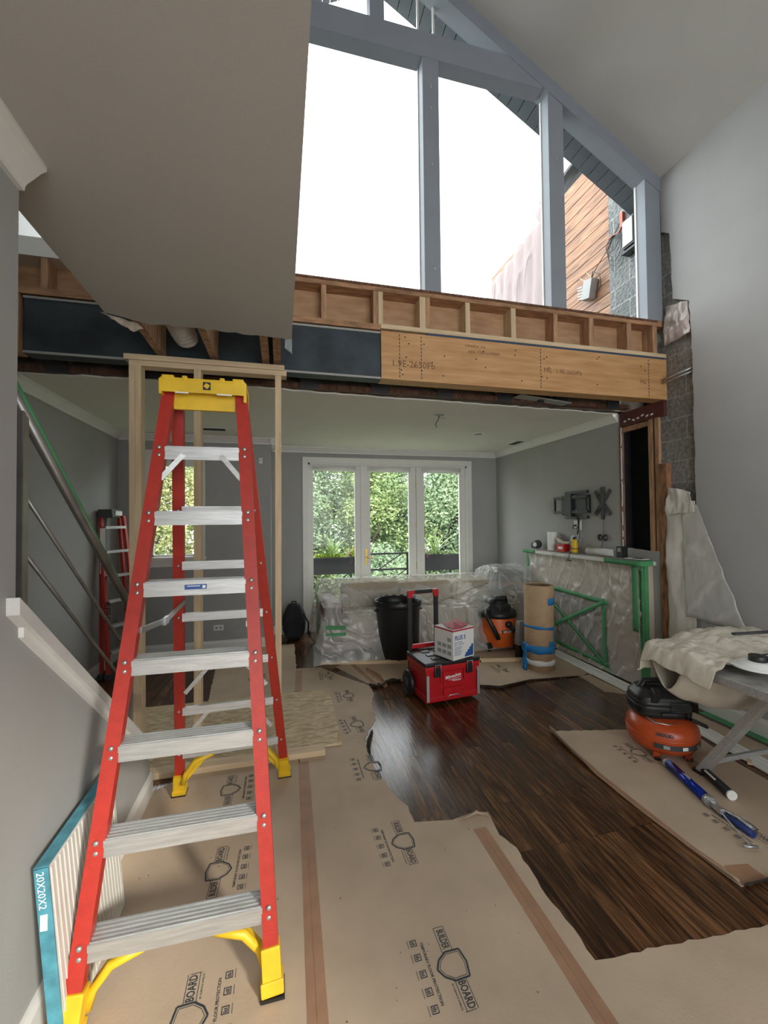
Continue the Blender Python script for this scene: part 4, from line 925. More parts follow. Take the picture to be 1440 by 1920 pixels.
# ================================================================= SHOP VACUUM
T = thing('shop_vacuum', 'orange and black shop vacuum standing between the sofa and the cardboard tube', 'vacuum', (2.73, 4.95, 0))
c = (2.73, 4.95, 0)
MB().lathe([(0, .06), (.20, .06), (.225, .08), (.235, .20), (.252, .24), (.255, .27), (.245, .28), (.240, .42), (.235, .43), (0, .43)], c, 40).build('drum', orangeM, T)
MB().lathe([(.235, .42), (.25, .43), (.252, .47), (.235, .50), (.18, .53), (.15, .56), (.14, .61), (.12, .64), (.06, .66), (0, .665)], c, 40).build('lid', blackM, T)
b = MB(); b.b2(2.64, 2.82, 4.74, 4.86, .50, .60, b=.03); b.tube([(2.65, 4.85, .60), (2.66, 4.84, .68), (2.80, 4.84, .68), (2.82, 4.85, .60)], .016, 10); b.build('motor_handle', blackM, T)
MB().tube([(2.56, 4.83, .50), (2.48, 4.76, .53), (2.46, 4.70, .47), (2.50, 4.66, .38), (2.56, 4.66, .27), (2.60, 4.68, .20)], .028, 14).build('hose', blackM, T)
MB().tube([(2.76, 4.69, .36), (2.80, 4.66, .30), (2.90, 4.68, .22), (2.99, 4.76, .16), (3.02, 4.9, .12)], .028, 14).build('hose', blackM, T)
MB().lathe([(0, 0), (.04, .0), (.045, .03), (.03, .05), (0, .05)], (2.75, 4.712, .36), 16, axis=(0, -1, 0)).build('hose_port', blackM, T)
for dx, dy in ((-.18, -.12), (.18, -.12), (-.15, .15), (.15, .15)):
    f = MB().b2(c[0] + dx - .035, c[0] + dx + .035, c[1] + dy - .04, c[1] + dy + .04, .045, .12, b=.01).build('caster_arm', blackM, T)
    MB().lathe([(0, -.015), (.025, -.015), (.03, 0), (.025, .015), (0, .015)], (c[0] + dx, c[1] + dy, .030), 14, axis=(1, 0, 0)).build('wheel', blackM, f)
for s_ in (-1, 1): MB().b2(c[0] + s_ * .245 - .012, c[0] + s_ * .245 + .012, 4.90, 4.97, .36, .46, b=.004).build('latch', blackM, T)
MB().box((2.74, 4.704, .27), (.15, .008, .04), None, .003).build('badge', blackM, T)
text('lettering', 'RIDGID', .038, inkW, T, (2.74, 4.697, .27), (1, 0, 0), (0, 0, 1), bold=.001)

# ================================================================= CARDBOARD TUBE
T = thing('cardboard_roll', 'tall standing roll of kraft board wrapped with blue tape', 'cardboard roll', (2.825, 4.17, 0))
b = MB(); c = (2.825, 4.17, 0)
b.lathe([(.155, .003), (.16, .003), (.158, .47), (.16, .93), (.150, .935), (.145, .93), (.145, .003)], c, 48)
for r in (.132, .12, .108): b.lathe([(r, .02), (r + .004, .02), (r + .004, .925), (r, .925)], c, 40)
b.build('roll', cardM, T)
def band(z, h, a0=0, a1=2 * PI, mt=blueT, nm='tape_band', tilt=0, r=.1615):
    MB().grid(lambda u, v: (c[0] + r * math.cos(a0 + (a1 - a0) * u), c[1] + r * math.sin(a0 + (a1 - a0) * u), z + (v - .5) * h + tilt * math.cos(a0 + (a1 - a0) * u) + .004 * math.sin(u * 37 + v * 9)), 50, 2).build(nm, mt, T, solid=.001)
band(.09, .055, mt=whiteP, nm='white_band'); band(.235, .085); band(.47, .03, tilt=-.012); band(.76, .075, -1.55, -.1); band(.37, .055, -1.0, -.2); band(.42, .05, -.9, -.3, tilt=.02); band(.30, .05, -1.5, -.9)
T = thing('blue_rag', 'crumpled blue tape hanging at the left foot of the cardboard roll', 'tape scrap', (2.62, 4.2, 0)); MB().grid(lambda u, v: (2.625 + .03 * fbm(u * 5, v * 5), 4.12 + .07 * u, .003 + .30 * v + .02 * fbm(u * 9, v * 3)), 10, 16).build('scrap', blueT, T, solid=.003)
T = thing('knee_pad', 'grey foam knee pad standing behind the cardboard roll', 'pad', (2.83, 4.5, 0)); MB().box((2.83, 4.50, .30), (.18, .10, .30), (0, .1, 0), .04).build('foam', mat('grey foam', (.28, .28, .28), .8, bump=.3), T); MB().box((2.83, 4.50, .075), (.18, .1, .15), None, .02).build('base', blackM, T)
# storage crates under plastic at the sofa end
T = thing('equipment_stack', 'dark case stack with orange handles under plastic behind the shop vacuum', 'case', (3.14, 5.45, 0))
MB().b2(2.93, 3.36, 5.25, 5.65, .0, .62, b=.01).build('lower_case', dgreyM, T); MB().b2(2.96, 3.34, 5.28, 5.62, .62, .93, b=.01).build('upper_case', dgreyM, T)
for z in (.74,): MB().tube([(2.98, 5.25, z), (3.0, 5.22, z + .03), (3.30, 5.22, z + .03), (3.32, 5.25, z)], .012, 8).build('handle', orangeM, T)
def cov2(u, v):
    x = 2.85 + u * .58; t = v; y = 5.15 + t * .8; h = .98 if .12 < t < .65 else (.5 + .48 * t / .12 if t <= .12 else .98 - (t - .65) * .3)
    k = fbm(x * 6, y * 6, 2); h *= min(1, (u + .02) * 9 * .3 + .6) if u < .15 else 1
    return (x + .01 * k, y, h + .02 + .03 * abs(k))
tag(MB().grid(cov2, 40, 40).build('plastic_cover', poly), 'clear plastic sheet over the dark case stack at the right end of the sofa', 'plastic sheet')

# ================================================================= CABINET (fireplace surround) under plastic
T = thing('fireplace_surround', 'tile faced fireplace surround with mantel wrapped in plastic and green tape', 'fireplace', (3.50, 4.3, 0))
X0 = 3.44; Y0, Y1 = 3.36, 5.28
MB().b2(X0 + .012, XR - .002, Y0, Y1, 0, 1.20).build('surround', tileM, T)
MB().b2(X0 - .07, XR - .004, Y0 - .04, Y1 + .05, 1.205, 1.245, b=.006).build('mantel_shelf', whiteM, T)
MB().b2(X0 + .003, X0 + .012, 3.86, 5.02, .12, .76).build('firebox_glass', mat('dark firebox', (.02, .024, .03), .2), T)
def wrap(u, v):
    y = Y0 - .02 + u * (Y1 - Y0 + .04); z = .03 + v * 1.20
    k = fbm(y * 4, z * 5, 1); f1 = abs(math.sin((y * 3 + z * 1.5 + .5 * k) * 4)) ** 3
    return (X0 - .018 - .02 * abs(k) - .014 * f1 * math.sin(v * PI) - .045 * max(0, (v - .93)) / .07 - .03 * max(0, .08 - v) / .08, y, z)
MB().grid(wrap, 120, 70).build('plastic_wrap', polyC, T)
MB().grid(lambda u, v: (X0 - .085 + v * .20, Y0 - .05 + u * (Y1 - Y0 + .1), 1.249 + .006 * abs(fbm(u * 40, v * 6))), 80, 6).build('shelf_plastic', polyC, T)
def strip(p, q, w_=.05, x=None, mt=greenT, nm='green_tape'):
    x = X0 - .040 if x is None else x
    b = MB(); p = V((x, *p)); q = V((x, *q)); n = max(8, int((q - p).length / .05)); d = (q - p).normalized(); s_ = V((1, 0, 0)).cross(d) * w_ / 2
    b.grid(lambda u, v: p.lerp(q, u) + s_ * (2 * v - 1) + V((-.004 * abs(fbm(u * 9, v * 2, 7)), .006 * fbm(u * 12, 1), .006 * fbm(u * 12, 2))), n, 2)
    return b.build(nm, mt, T, solid=.0015)
strip((3.78, .76), (5.06, .80)); strip((3.84, .80), (3.84, .06)); strip((3.78, .09), (5.06, .12)); strip((5.05, .82), (5.05, .10)); strip((3.85, .10), (5.04, .78), .045, X0 - .043); strip((3.84, .76), (5.04, .14), .045, X0 - .045)
strip((3.9, .08), (3.72, .02), .06)
strip((Y0 + .05, 1.20), (Y0 + .05, .55), .07, X0 - .05); strip((Y0 - .01, 1.22), (Y0 - .01, .02), .05, X0 - .03)
strip((Y0 - .04, 1.225), (Y0 + .42, 1.225), .05, X0 - .078); strip((Y1 + .04, 1.225), (Y1 - .24, 1.225), .05, X0 - .078); strip((Y1, 1.2), (Y1, .2), .05, X0 - .03)
MB().b2(X0 + .01, X0 + .06, Y0 - .004, Y0 - .001, .02, 1.2).build('green_tape', greenT, T)
MB().b2(X0 - .076, X0 + .08, Y0 - .045, Y0 + .02, 1.202, 1.252, b=.004).build('green_tape', greenT, T)

# things on the mantel
ZM = 1.262
T = thing('tape_dispenser', 'dark grey tape dispenser at the far left end of the mantel', 'dispenser', (3.45, 5.10, ZM)); b = MB(); b.lathe([(0, -.03), (.055, -.03), (.06, -.02), (.06, .02), (.055, .03), (0, .03)], (3.45, 5.10, ZM + .06), 20, axis=(1, .3, 0), sx=1); b.box((3.45, 5.16, ZM + .04), (.06, .08, .08), (0, 0, .2), .01); b.build('body', dgreyM, T)
MB().lathe([(0, 0), (.03, 0), (.03, .004), (0, .004)], (3.41, 5.095, ZM + .055), 16, axis=(-1, -.3, 0)).build('core', whiteP, T)
T = thing('paper_towel_roll', 'standing white paper towel roll on the mantel', 'paper roll', (3.47, 4.82, ZM)); MB().lathe([(.018, 0), (.058, 0), (.060, .004), (.060, .235), (.058, .24), (.018, .24), (.018, 0)], (3.47, 4.80, ZM), 28).build('roll', whiteP, T)
T = thing('red_box', 'small red box in front of the work glove on the mantel', 'box', (3.45, 4.56, ZM)); MB().b2(3.41, 3.49, 4.49, 4.64, ZM, ZM + .09, b=.003).build('box_body', redM, T); MB().b2(3.409, 3.4105, 4.52, 4.60, ZM + .03, ZM + .06).build('label', inkW, T)
T = thing('work_glove', 'tan curved work glove lying over the red box on the mantel', 'glove', (3.46, 4.55, ZM + .12)); MB().tube([(3.47, 4.70, ZM + .16), (3.46, 4.64, ZM + .13), (3.46, 4.56, ZM + .105), (3.46, 4.47, ZM + .11), (3.46, 4.42, ZM + .12)], [.02, .026, .022, .018, .012], 10).build('glove', clothM, T)
T = thing('spray_can', 'white spray can standing behind the yellow bottle on the mantel', 'can', (3.48, 4.41, ZM)); MB().lathe([(0, 0), (.03, 0), (.032, .004), (.032, .16), (.026, .175), (0, .178)], (3.49, 4.42, ZM), 22).build('can', whiteP, T); MB().lathe([(.0325, .02), (.0325, .09)], (3.49, 4.42, ZM), 22).build('label', redM, T); MB().lathe([(0, .176), (.02, .176), (.02, .20), (0, .20)], (3.49, 4.42, ZM), 16).build('cap', whiteM, T)
T = thing('glue_bottle', 'yellow bottle with black cap standing on the mantel', 'bottle', (3.44, 4.33, ZM)); MB().lathe([(0, 0), (.034, 0), (.036, .005), (.036, .11), (.030, .125), (.034, .14), (.018, .165), (0, .165)], (3.44, 4.33, ZM), 24).build('bottle', yellowM, T); MB().lathe([(0, .16), (.02, .16), (.018, .19), (0, .19)], (3.44, 4.33, ZM), 16).build('cap', blackM, T)
MB().lathe([(.0365, .045), (.0365, .055)], (3.44, 4.33, ZM), 24).build('label_band', blackM, T)
T = thing('plastic_roll', 'clear roll of plastic film lying along the mantel', 'plastic roll', (3.45, 3.9, ZM)); MB().lathe([(0, 0), (.03, 0), (.038, .004), (.038, .40), (.03, .404), (0, .404)], (3.45, 3.72, ZM + .039), 24, axis=(0, 1, 0)).build('film', mat('rolled film', (.62, .62, .60), .25, var=.15, vscale=12, bump=.3), T)
T = thing('small_box', 'small black printed box standing at the near end of the plastic roll', 'box', (3.45, 3.62, ZM)); MB().b2(3.42, 3.49, 3.59, 3.67, ZM, ZM + .115, b=.002).build('box_body', blackM, T); MB().b2(3.4185, 3.4197, 3.61, 3.65, ZM + .06, ZM + .10).build('label', wallM, T)
T = thing('phone_plate', 'flat white plate with black cards at the near end of the mantel', 'plate', (3.45, 3.42, ZM)); MB().box((3.45, 3.44, ZM + .004), (.10, .20, .006), (0, 0, .1), .001).build('plate', whiteP, T); MB().box((3.45, 3.42, ZM + .009), (.05, .09, .004), (0, 0, .3)).build('card', blackM, T)

# ================================================================= TV MOUNT, ANTENNA, CABLES
T = thing('tv_wall_mount', 'black articulated tv mount bolted to the wall above the mantel', 'tv mount', (3.5, 4.4, 1.83))
xw = XR
for z in (1.995, 1.69):
    f = MB().b2(xw - .03, xw - .002, 4.22, 4.62, z - .018, z + .018, b=.003).build('wall_rail', blackM, T)
    bb = MB()
    for k in range(6): bb.lathe([(0, 0), (.006, 0), (.006, .002), (0, .002)], (xw - .0315, 4.26 + k * .064, z), 10, axis=(-1, 0, 0))
    bb.build('bolt_hole', steel2, f)
MB().b2(xw - .10, xw - .04, 4.42, 4.53, 1.70, 1.98, b=.006).build('center_plate', blackM, T)
b = MB()
for z in (1.94, 1.76): b.b2(xw - .09, xw - .06, 4.12, 4.75, z - .025, z + .012, b=.004)
b.b2(xw - .09, xw - .06, 4.12, 4.15, 1.74, 1.95, b=.003); b.build('arm', blackM, T)
b = MB(); b.b2(xw - .085, xw - .06, 4.75, 4.775, 1.74, 1.95, b=.003)
for z in (1.935, 1.755): b.b2(xw - .085, xw - .06, 4.62, 4.775, z - .012, z + .012, b=.003)
b.build('side_frame', blackM, T)
b = MB(); b.b2(xw - .06, xw - .03, 4.20, 4.42, 1.76, 1.93, b=.004); b.b2(xw - .06, xw - .03, 4.53, 4.64, 1.72, 1.96, b=.004); b.build('inner_plate', dgreyM, T)
b = MB()
for y, z in ((4.60, 1.94), (4.60, 1.77), (4.35, 1.945), (4.33, 1.775), (4.48, 1.85)): b.lathe([(0, 0), (.008, 0), (.008, .004), (0, .004)], (xw - .094, y, z), 10, axis=(-1, 0, 0))
b.build('bolt', steel2, T)
T = thing('indoor_antenna', 'black cross shaped indoor antenna hanging on the wall right of the tv mount', 'antenna', (3.55, 3.99, 1.83))
MB().b2(xw - .02, xw - .003, 3.965, 4.02, 1.70, 2.03, b=.004).build('spine', dgreyM, T); MB().b2(xw - .024, xw - .003, 3.975, 4.01, 1.66, 1.71, b=.004).build('connector', blackM, T)
for s_ in (-1, 1):
    for t_ in (-1, 1): MB().bar((xw - .012, 3.992 + s_ * .02, 1.85 + t_ * .02), (xw - .012, 3.992 + s_ * .115, 1.85 + t_ * .14), .008, .042, (1, 0, 0), b=.003).build('arm', dgreyM, T)
T = thing('antenna_cable', 'thin black cable with coiled bundle hanging under the antenna', 'cable', (3.55, 3.99, 1.45))
MB().tube([(xw - .01, 3.992, 1.66), (xw - .01, 3.99, 1.50), (xw - .012, 3.99, 1.44), (xw - .012, 4.02, 1.36), (xw - .02, 4.03, 1.27)], .0025, 6).build('cord', blackM, T)
b = MB()
for k in range(6):
    for s_ in (-1, 1): b.tube([(xw - .012 - .002 * k, 3.99 + s_ * (.035 + .030 * math.cos(a) + .002 * k), 1.455 + (.018 + .004 * k) * math.sin(a)) for a in [j * PI / 8 for j in range(17)]], .0022, 5)
b.build('coil', blackM, T)
T = thing('power_cable', 'black cords hanging from the tv mount to the mantel', 'cable', (3.55, 4.36, 1.5))
MB().tube([(xw - .03, 4.40, 1.70), (xw - .05, 4.34, 1.60), (xw - .06, 4.32, 1.45), (xw - .10, 4.34, 1.30), (xw - .20, 4.33, 1.255), (xw - .215, 4.335, 1.18)], .004, 6).build('cord', blackM, T)
MB().tube([(xw - .03, 4.36, 1.69), (xw - .04, 4.35, 1.60), (xw - .035, 4.41, 1.54), (xw - .03, 4.47, 1.55), (xw - .02, 4.48, 1.585)], .006, 6).build('cord', blackM, T)
MB().b2(xw - .22, xw - .205, 4.30, 4.36, 1.165, 1.18).build('plug', blackM, T); MB().tube([(xw - .03, 4.38, 1.66), (xw - .035, 4.37, 1.56), (xw - .035, 4.39, 1.48)], .007, 8).build('cord', blackM, T)
def plate(name, lab, cat, c, d, holes=0):
    T = thing(name, lab, cat, c); MB().box(c, d, None, .002).build('plate', whiteP, T); return T
T = plate('wall_outlet', 'white outlet plate with plugged cord under the tv mount', 'outlet', (xw - .003, 4.42, 1.59), (.006, .13, .12)); MB().b2(xw - .02, xw - .005, 4.44, 4.47, 1.575, 1.60).build('socket', blackM, T)
T = plate('wall_outlet', 'white outlet plate low on the far left back wall', 'outlet', (-.795, 5.826, .296), (.12, .006, .07))
for dx in (-.025, .025): MB().box((-.795 + dx, 5.822, .296), (.03, .003, .03)).build('socket', wallM, T)
T = thing('blank_plate', 'grey painted blank plate beside the outlet on the far left back wall', 'plate', (-.575, 5.827, .292)); MB().box((-.575, 5.827, .292), (.12, .004, .075), None, .0015).build('plate', wallM, T)
T = plate('thermostat', 'tiny beige thermostat plate high on the back wall by the corner', 'thermostat', (-.258, 5.824, 2.495), (.045, .008, .075)); MB().box((-.258, 5.818, 2.50), (.012, .004, .012)).build('button', blackM, T)
def vent(loc, rz, lab):
    T = thing('ceiling_vent', lab, 'vent', loc, rz); MB().box((0, 0, -.003), (.30, .13, .006), None, .001).build('frame', whiteP, T, world=False)
    for k in range(7): MB().box((0, -.045 + k * .015, -.008), (.26, .010, .004), (.5, 0, 0)).build('slat', dgreyM, T, world=False)
vent((-.78, 5.35, ZC), 0, 'ceiling vent on the left of the back room ceiling'); vent((3.36, 5.45, ZC), PI / 2 + .0, 'ceiling vent on the right of the back room ceiling')
T = thing('recessed_light', 'round white recessed light in the back room ceiling', 'ceiling light', (2.53, 5.0, ZC)); MB().lathe([(.055, -.003), (.085, -.008), (.095, -.002), (.095, 0), (.055, 0)], (2.53, 5.0, ZC), 32).build('ring', whiteP, T); MB().lathe([(0, -.001), (.06, -.001)], (2.53, 5.0, ZC - .001), 32).build('lens', wallM, T)
T = thing('hanging_wires', 'bare wires hanging from a ceiling box in the back room', 'wires', (1.66, 4.18, ZC)); MB().lathe([(0, 0), (.05, 0), (.05, -.008), (0, -.008)], (1.66, 4.18, ZC), 20).build('box_cover', steel2, T)
MB().tube([(1.66, 4.18, ZC), (1.64, 4.17, 2.74), (1.61, 4.16, 2.70), (1.62, 4.16, 2.66)], .004, 6).build('wire', blackM, T); MB().tube([(1.66, 4.18, ZC - .008), (1.66, 4.17, 2.765), (1.72, 4.15, 2.76)], .004, 6).build('wire', steel2, T)
T = thing('junction_scrap', 'torn ceiling panel scrap hanging in the gap behind the beam', 'drywall scrap', (2.35, 3.5, 2.83)); MB().box((2.45, 3.50, 2.815), (.55, .14, .008), (.1, .08, .0)).build('scrap', wallM, T); MB().lathe([(0, 0), (.03, 0), (.03, -.02), (0, -.02)], (2.43, 3.50, 2.81), 14).build('hole', blackM, T)

# ================================================================= COMPRESSOR
T = thing('air_compressor', 'orange pancake air compressor with black top standing on the right paper', 'compressor', (2.665, 2.475, 0), -.35)
def lb2(b, n, mt, par=T): return b.build(n, mt, par, world=False)
lb2(MB().lathe([(0, .04), (.14, .04), (.195, .058), (.222, .10), (.227, .15), (.222, .20), (.19, .245), (.14, .265), (0, .268)], (0, 0, 0), 48), 'tank', orange2)
lb2(MB().lathe([(.2255, .150), (.2285, .153), (.2285, .158), (.2255, .161)], (0, 0, 0), 48), 'weld_seam', orange2)
for a in (-2.2, -.9, .4, 1.8):
    f = lb2(MB().box((.17 * math.cos(a), .17 * math.sin(a), .05), (.03, .045, .09), (0, 0, a), .003), 'leg', orange2); MB().lathe([(0, 0), (.025, 0), (.022, .02), (0, .02)], (.17 * math.cos(a), .17 * math.sin(a), 0.002), 12).build('rubber_foot', blackM, f, world=False)
def shroud(u, v):
    a = u * 2 * PI; q = [(.10, .255), (.165, .265), (.175, .30), (.18, .34), (.17, .40), (.13, .445), (.05, .46), (0, .46)]
    t = v * (len(q) - 1); i = min(int(t), len(q) - 2); f = t - i; r = q[i][0] * (1 - f) + q[i + 1][0] * f; z = q[i][1] * (1 - f) + q[i + 1][1] * f
    ca, sa = math.cos(a), math.sin(a); e = .55
    x = r * 1.05 * math.copysign(abs(ca) ** e, ca); y = r * .78 * math.copysign(abs(sa) ** e, sa)
    if .29 < z < .37: k = .004 * (1 if int(z * 160) % 2 else -1); x += k * ca * 1.5; y += k * sa * 1.5
    return (x - .01, y + .02, z - .03 * (x > .12))
lb2(MB().grid(shroud, 64, 42), 'shroud', blackM)
lb2(MB().tube([(-.16, .02, .33), (-.13, .02, .43), (-.10, .02, .485), (.05, .02, .49), (.12, .02, .45), (.17, .02, .37)], [.024, .028, .02, .02, .022, .022], 12), 'carry_handle', blackM)
lb2(MB().box((-.10, -.075, .37), (.05, .07, .19), (.35, .25, 0), .01), 'handle_bracket', blackM)
b = MB()
for k in range(6): b.box((.06, -.128, .325 + k * .011), (.12, .008, .004))
for k in range(6): b.box((-.15, -.055, .31 + k * .012), (.07, .09, .004), (0, 0, .5))
lb2(b, 'cooling_fins', dgreyM)
lb2(MB().box((-.01, -.131, .305), (.10, .006, .018), (.1, 0, 0)), 'name_plate', dgreyM)
lb2(MB().tube([(-.15, -.08, .27), (-.12, -.14, .255), (-.04, -.165, .25), (.03, -.15, .255)], .006, 8), 'air_tube', steel2)
lb2(MB().box((.19, -.11, .245), (.10, .035, .018), (0, .35, -.3), .003), 'gauge_bar', blackM)
for k in range(4): lb2(MB().tube([(.16, -.09 - k * .008, .262), (.235, -.115 - k * .008, .228)], .003, 6), 'gauge_tube', steel2)
mw = wm(T)
# sticker band on the tank front
lb2(MB().grid(lambda u, v: (.2278 * math.cos(-2.25 + u * 1.7), .2278 * math.sin(-2.25 + u * 1.7), .103 + .034 * v - .0 * u), 30, 2), 'warning_band', dgreyM)
for k in range(3): lb2(MB().grid(lambda u, v: (.2288 * math.cos(-2.0 + k * .5 + u * .16), .2288 * math.sin(-2.0 + k * .5 + u * .16), .109 + .022 * v), 4, 2), 'band_label', whiteP if k == 1 else wallM)
lt('lettering', 'RIDGID', .030, blackM, (-.085, -.213, .198), (1, -.42, 0), (0, .5, 1), par=T, bold=.001)

# ================================================================= CAULKING GUN, TUBE
T = thing('caulking_gun', 'long metallic blue caulking gun lying on the right paper in front of the compressor', 'caulking gun', (2.42, 2.0, 0))
A = V((2.500, 2.275, .034)); Bp = V((2.395, 1.925, .034)); d = (Bp - A).normalized()
MB().tube([A, Bp], .0275, 24).build('barrel', blueM, T)
for p, q in ((A - d * .02, A + d * .008), (Bp - d * .008, Bp + d * .03)): MB().tube([p, q], .033, 20).build('end_ring', steel2, T)
MB().tube([A - d * .02, A - d * .045, A - d * .11], [.02, .009, .003], 12).build('nozzle', mat('translucent green nozzle', (.25, .5, .32), .4), T)
n = V((-d.y, d.x, 0))
b = MB(); b.bar(Bp + d * .03, Bp + d * .11 + V((0, 0, .005)), .03, .025, (0, 0, 1), b=.004); b.bar(Bp + d * .05 + n * .012, Bp + d * .13 + n * .045, .012, .018, (0, 0, 1), b=.003); b.build('frame', steel2, T)
MB().tube([Bp + d * .09 + n * .02, Bp + d * .14 + n * .055, Bp + d * .22 + n * .07 ], [.010, .012, .010], 10).build('trigger', steel2, T)
MB().tube([Bp + d * .09 - n * .0 + V((0, 0, -.01)), Bp + d * .16 + n * .03 + V((0, 0, -.012)), Bp + d * .25 + n * .05 + V((0, 0, -.012))], [.014, .017, .018], 12).build('grip', mat('blue rubber grip', (.01, .03, .14), .5), T)
MB().tube([Bp + d * .08, Bp + d * .33 - n * .028 + V((0, 0, -.012))], .0045, 10).build('push_rod', steel2, T)
e = Bp + d * .33 - n * .028 + V((0, 0, -.012)); MB().tube([e - n * .035, e + n * .035], .007, 10).build('rod_handle', steel2, T)
MB().box((A + Bp) / 2 + V((-.006, 0, .0272)), (.002, .07, .0015), (0, 0, -.29)).build('label_line', inkW, T); MB().box((A + Bp) / 2 + V((.004, 0, .0274)), (.004, .05, .0015), (0, 0, -.29)).build('label_line', inkW, T)
T = thing('caulk_tube', 'black and white caulk tube with green nozzle lying under the table leg', 'caulk tube', (2.6, 2.05, 0))
A2 = V((2.665, 2.175, .030)); B2 = V((2.575, 1.93, .030)); d = (B2 - A2).normalized()
MB().tube([A2, B2], .026, 20).build('tube', blackM, T); MB().tube([B2 - d * .005, B2 + d * .008], .0275, 20).build('end_ring', whiteP, T); MB().tube([A2 - d * .012, A2], .024, 18).build('shoulder', whiteP, T); MB().tube([A2 - d * .012, A2 - d * .09], [.009, .003], 10).build('nozzle', MT['translucent green nozzle'], T)
MB().box((A2 + B2) / 2 + V((-.012, .03, .0235)), (.010, .10, .001), (0, -.5, -.35)).build('label_panel', whiteP, T)

# ================================================================= FOLDING TABLE, DROP CLOTH, LIGHT
T = thing('folding_table', 'aluminium folding work table along the right wall on angled legs', 'table', (3.0, 1.8, 0))
ZT = .76
MB().b2(2.45, 3.50, .9, 2.36, ZT - .035, ZT - .006, b=.004).build('table_top', mat('worn table board', (.35, .34, .31), .5, var=.4, vscale=12), T)
b = MB(); b.b2(2.435, 2.452, .9, 2.37, ZT - .05, ZT, b=.003); b.b2(3.49, 3.505, .9, 2.37, ZT - .05, ZT, b=.003); b.b2(2.45, 3.49, 2.355, 2.37, ZT - .05, ZT, b=.003); b.build('edge_rail', aluM, T)
for x in (2.66, 3.38):
    MB().bar((x, 2.18, .012), (x + (.17 if x < 3 else -.1), 1.80, ZT - .04), .062, .045, (1, 0, 0), b=.004).build('leg', aluM, T)
    MB().box((x, 2.185, .012), (.07, .06, .022), None, .004).build('foot', blackM, T)
MB().bar((2.70, 2.13, .10), (3.36, 2.13, .10), .03, .02, (0, 0, 1)).build('cross_bar', aluM, T)
for x in (2.56, 3.38): MB().bar((x, .95, .012), (x, 1.5, ZT - .05), .05, .025, (1, 0, 0)).build('leg', aluM, T)
def drape(u, v):
    y = 1.88 + .08 * v + u * .58; x = 2.385 + v * 1.12; z = ZT + .020
    k = fbm(x * 3.1, y * 3.3, 6); k2 = abs(fbm(x * 7, y * 7, 1))
    lump = .11 * math.exp(-((x - 2.95) / .42) ** 2 - ((y - 2.25) / .22) ** 2) + .06 * math.exp(-((x - 3.3) / .2) ** 2 - ((y - 1.95) / .2) ** 2)
    z += lump + .05 * max(0, k) + .03 * k2
    ex = max(0, 2.43 - x) + max(0, y - 2.375)
    if ex > 0: z -= min(.17, ex * 2.4) + .02 * k; y -= max(0, y - 2.36) * .6
    if v > .9: z += 0
    fr = (1 - u) ** 3 * .07 * fbm(x * 4, 3)
    return (x + .015 * k, y + .02 * k + fr, z)
o = MB().grid(drape, 70, 90).build('drop_cloth', clothM, solid=.004, sub=1); tag(o, 'rumpled canvas drop cloth heaped over the far end of the folding table', 'drop cloth')
def hang(u, v):
    x = 2.47 + u * .95; y = 2.36 - .55 * v * (.4 + .6 * math.sin(u * 2.4)); z = ZT - .03 - .30 * math.sin(v * PI) * (.55 + .4 * math.sin(u * 5)) - .02
    k = fbm(x * 5, y * 5, 4); return (x, y + .02 * k, z + .03 * k)
o = MB().grid(hang, 50, 26).build('drop_cloth', clothM, solid=.003); tag(o, 'canvas cloth fold sagging beneath the folding table', 'drop cloth')
T = thing('disc_light', 'white round disc with black driver box lying on the drop cloth', 'light fixture', (2.64, 1.78, ZT + .07))
c3 = (2.68, 1.84, ZT + .04)
MB().lathe([(0, 0), (.125, 0), (.128, .004), (.12, .010), (.085, .018), (.08, .030), (.045, .036), (0, .036)], c3, 40).build('disc', whiteP, T)
MB().lathe([(0, .036), (.042, .036), (.044, .04), (.044, .066), (.040, .07), (0, .07)], c3, 32).build('driver_box', blackM, T)
MB().b2(c3[0] + .02, c3[0] + .055, c3[1] - .055, c3[1] - .02, c3[2] + .037, c3[2] + .066, b=.002).build('connector', blackM, T)
MB().b2(c3[0] + .028, c3[0] + .042, c3[1] - .0565, c3[1] - .055, c3[2] + .045, c3[2] + .058).build('label', whiteP, T)
MB().tube([(c3[0] + .03, c3[1] + .02, c3[2] + .06), (c3[0] + .12, c3[1] + .03, c3[2] + .055), (c3[0] + .25, c3[1] + .0, c3[2] + .03), (c3[0] + .4, c3[1] - .08, c3[2] + .03)], .004, 6).build('cord', blackM, T)
T = thing('putty_knife', 'dark flat bar lying on the cloth behind the white disc', 'tool', (2.98, 2.05, ZT + .15)); MB().bar((2.80, 2.06, ZT + .165), (3.10, 2.00, ZT + .175), .012, .03, (0, 0, 1)).build('blade', dgreyM, T)

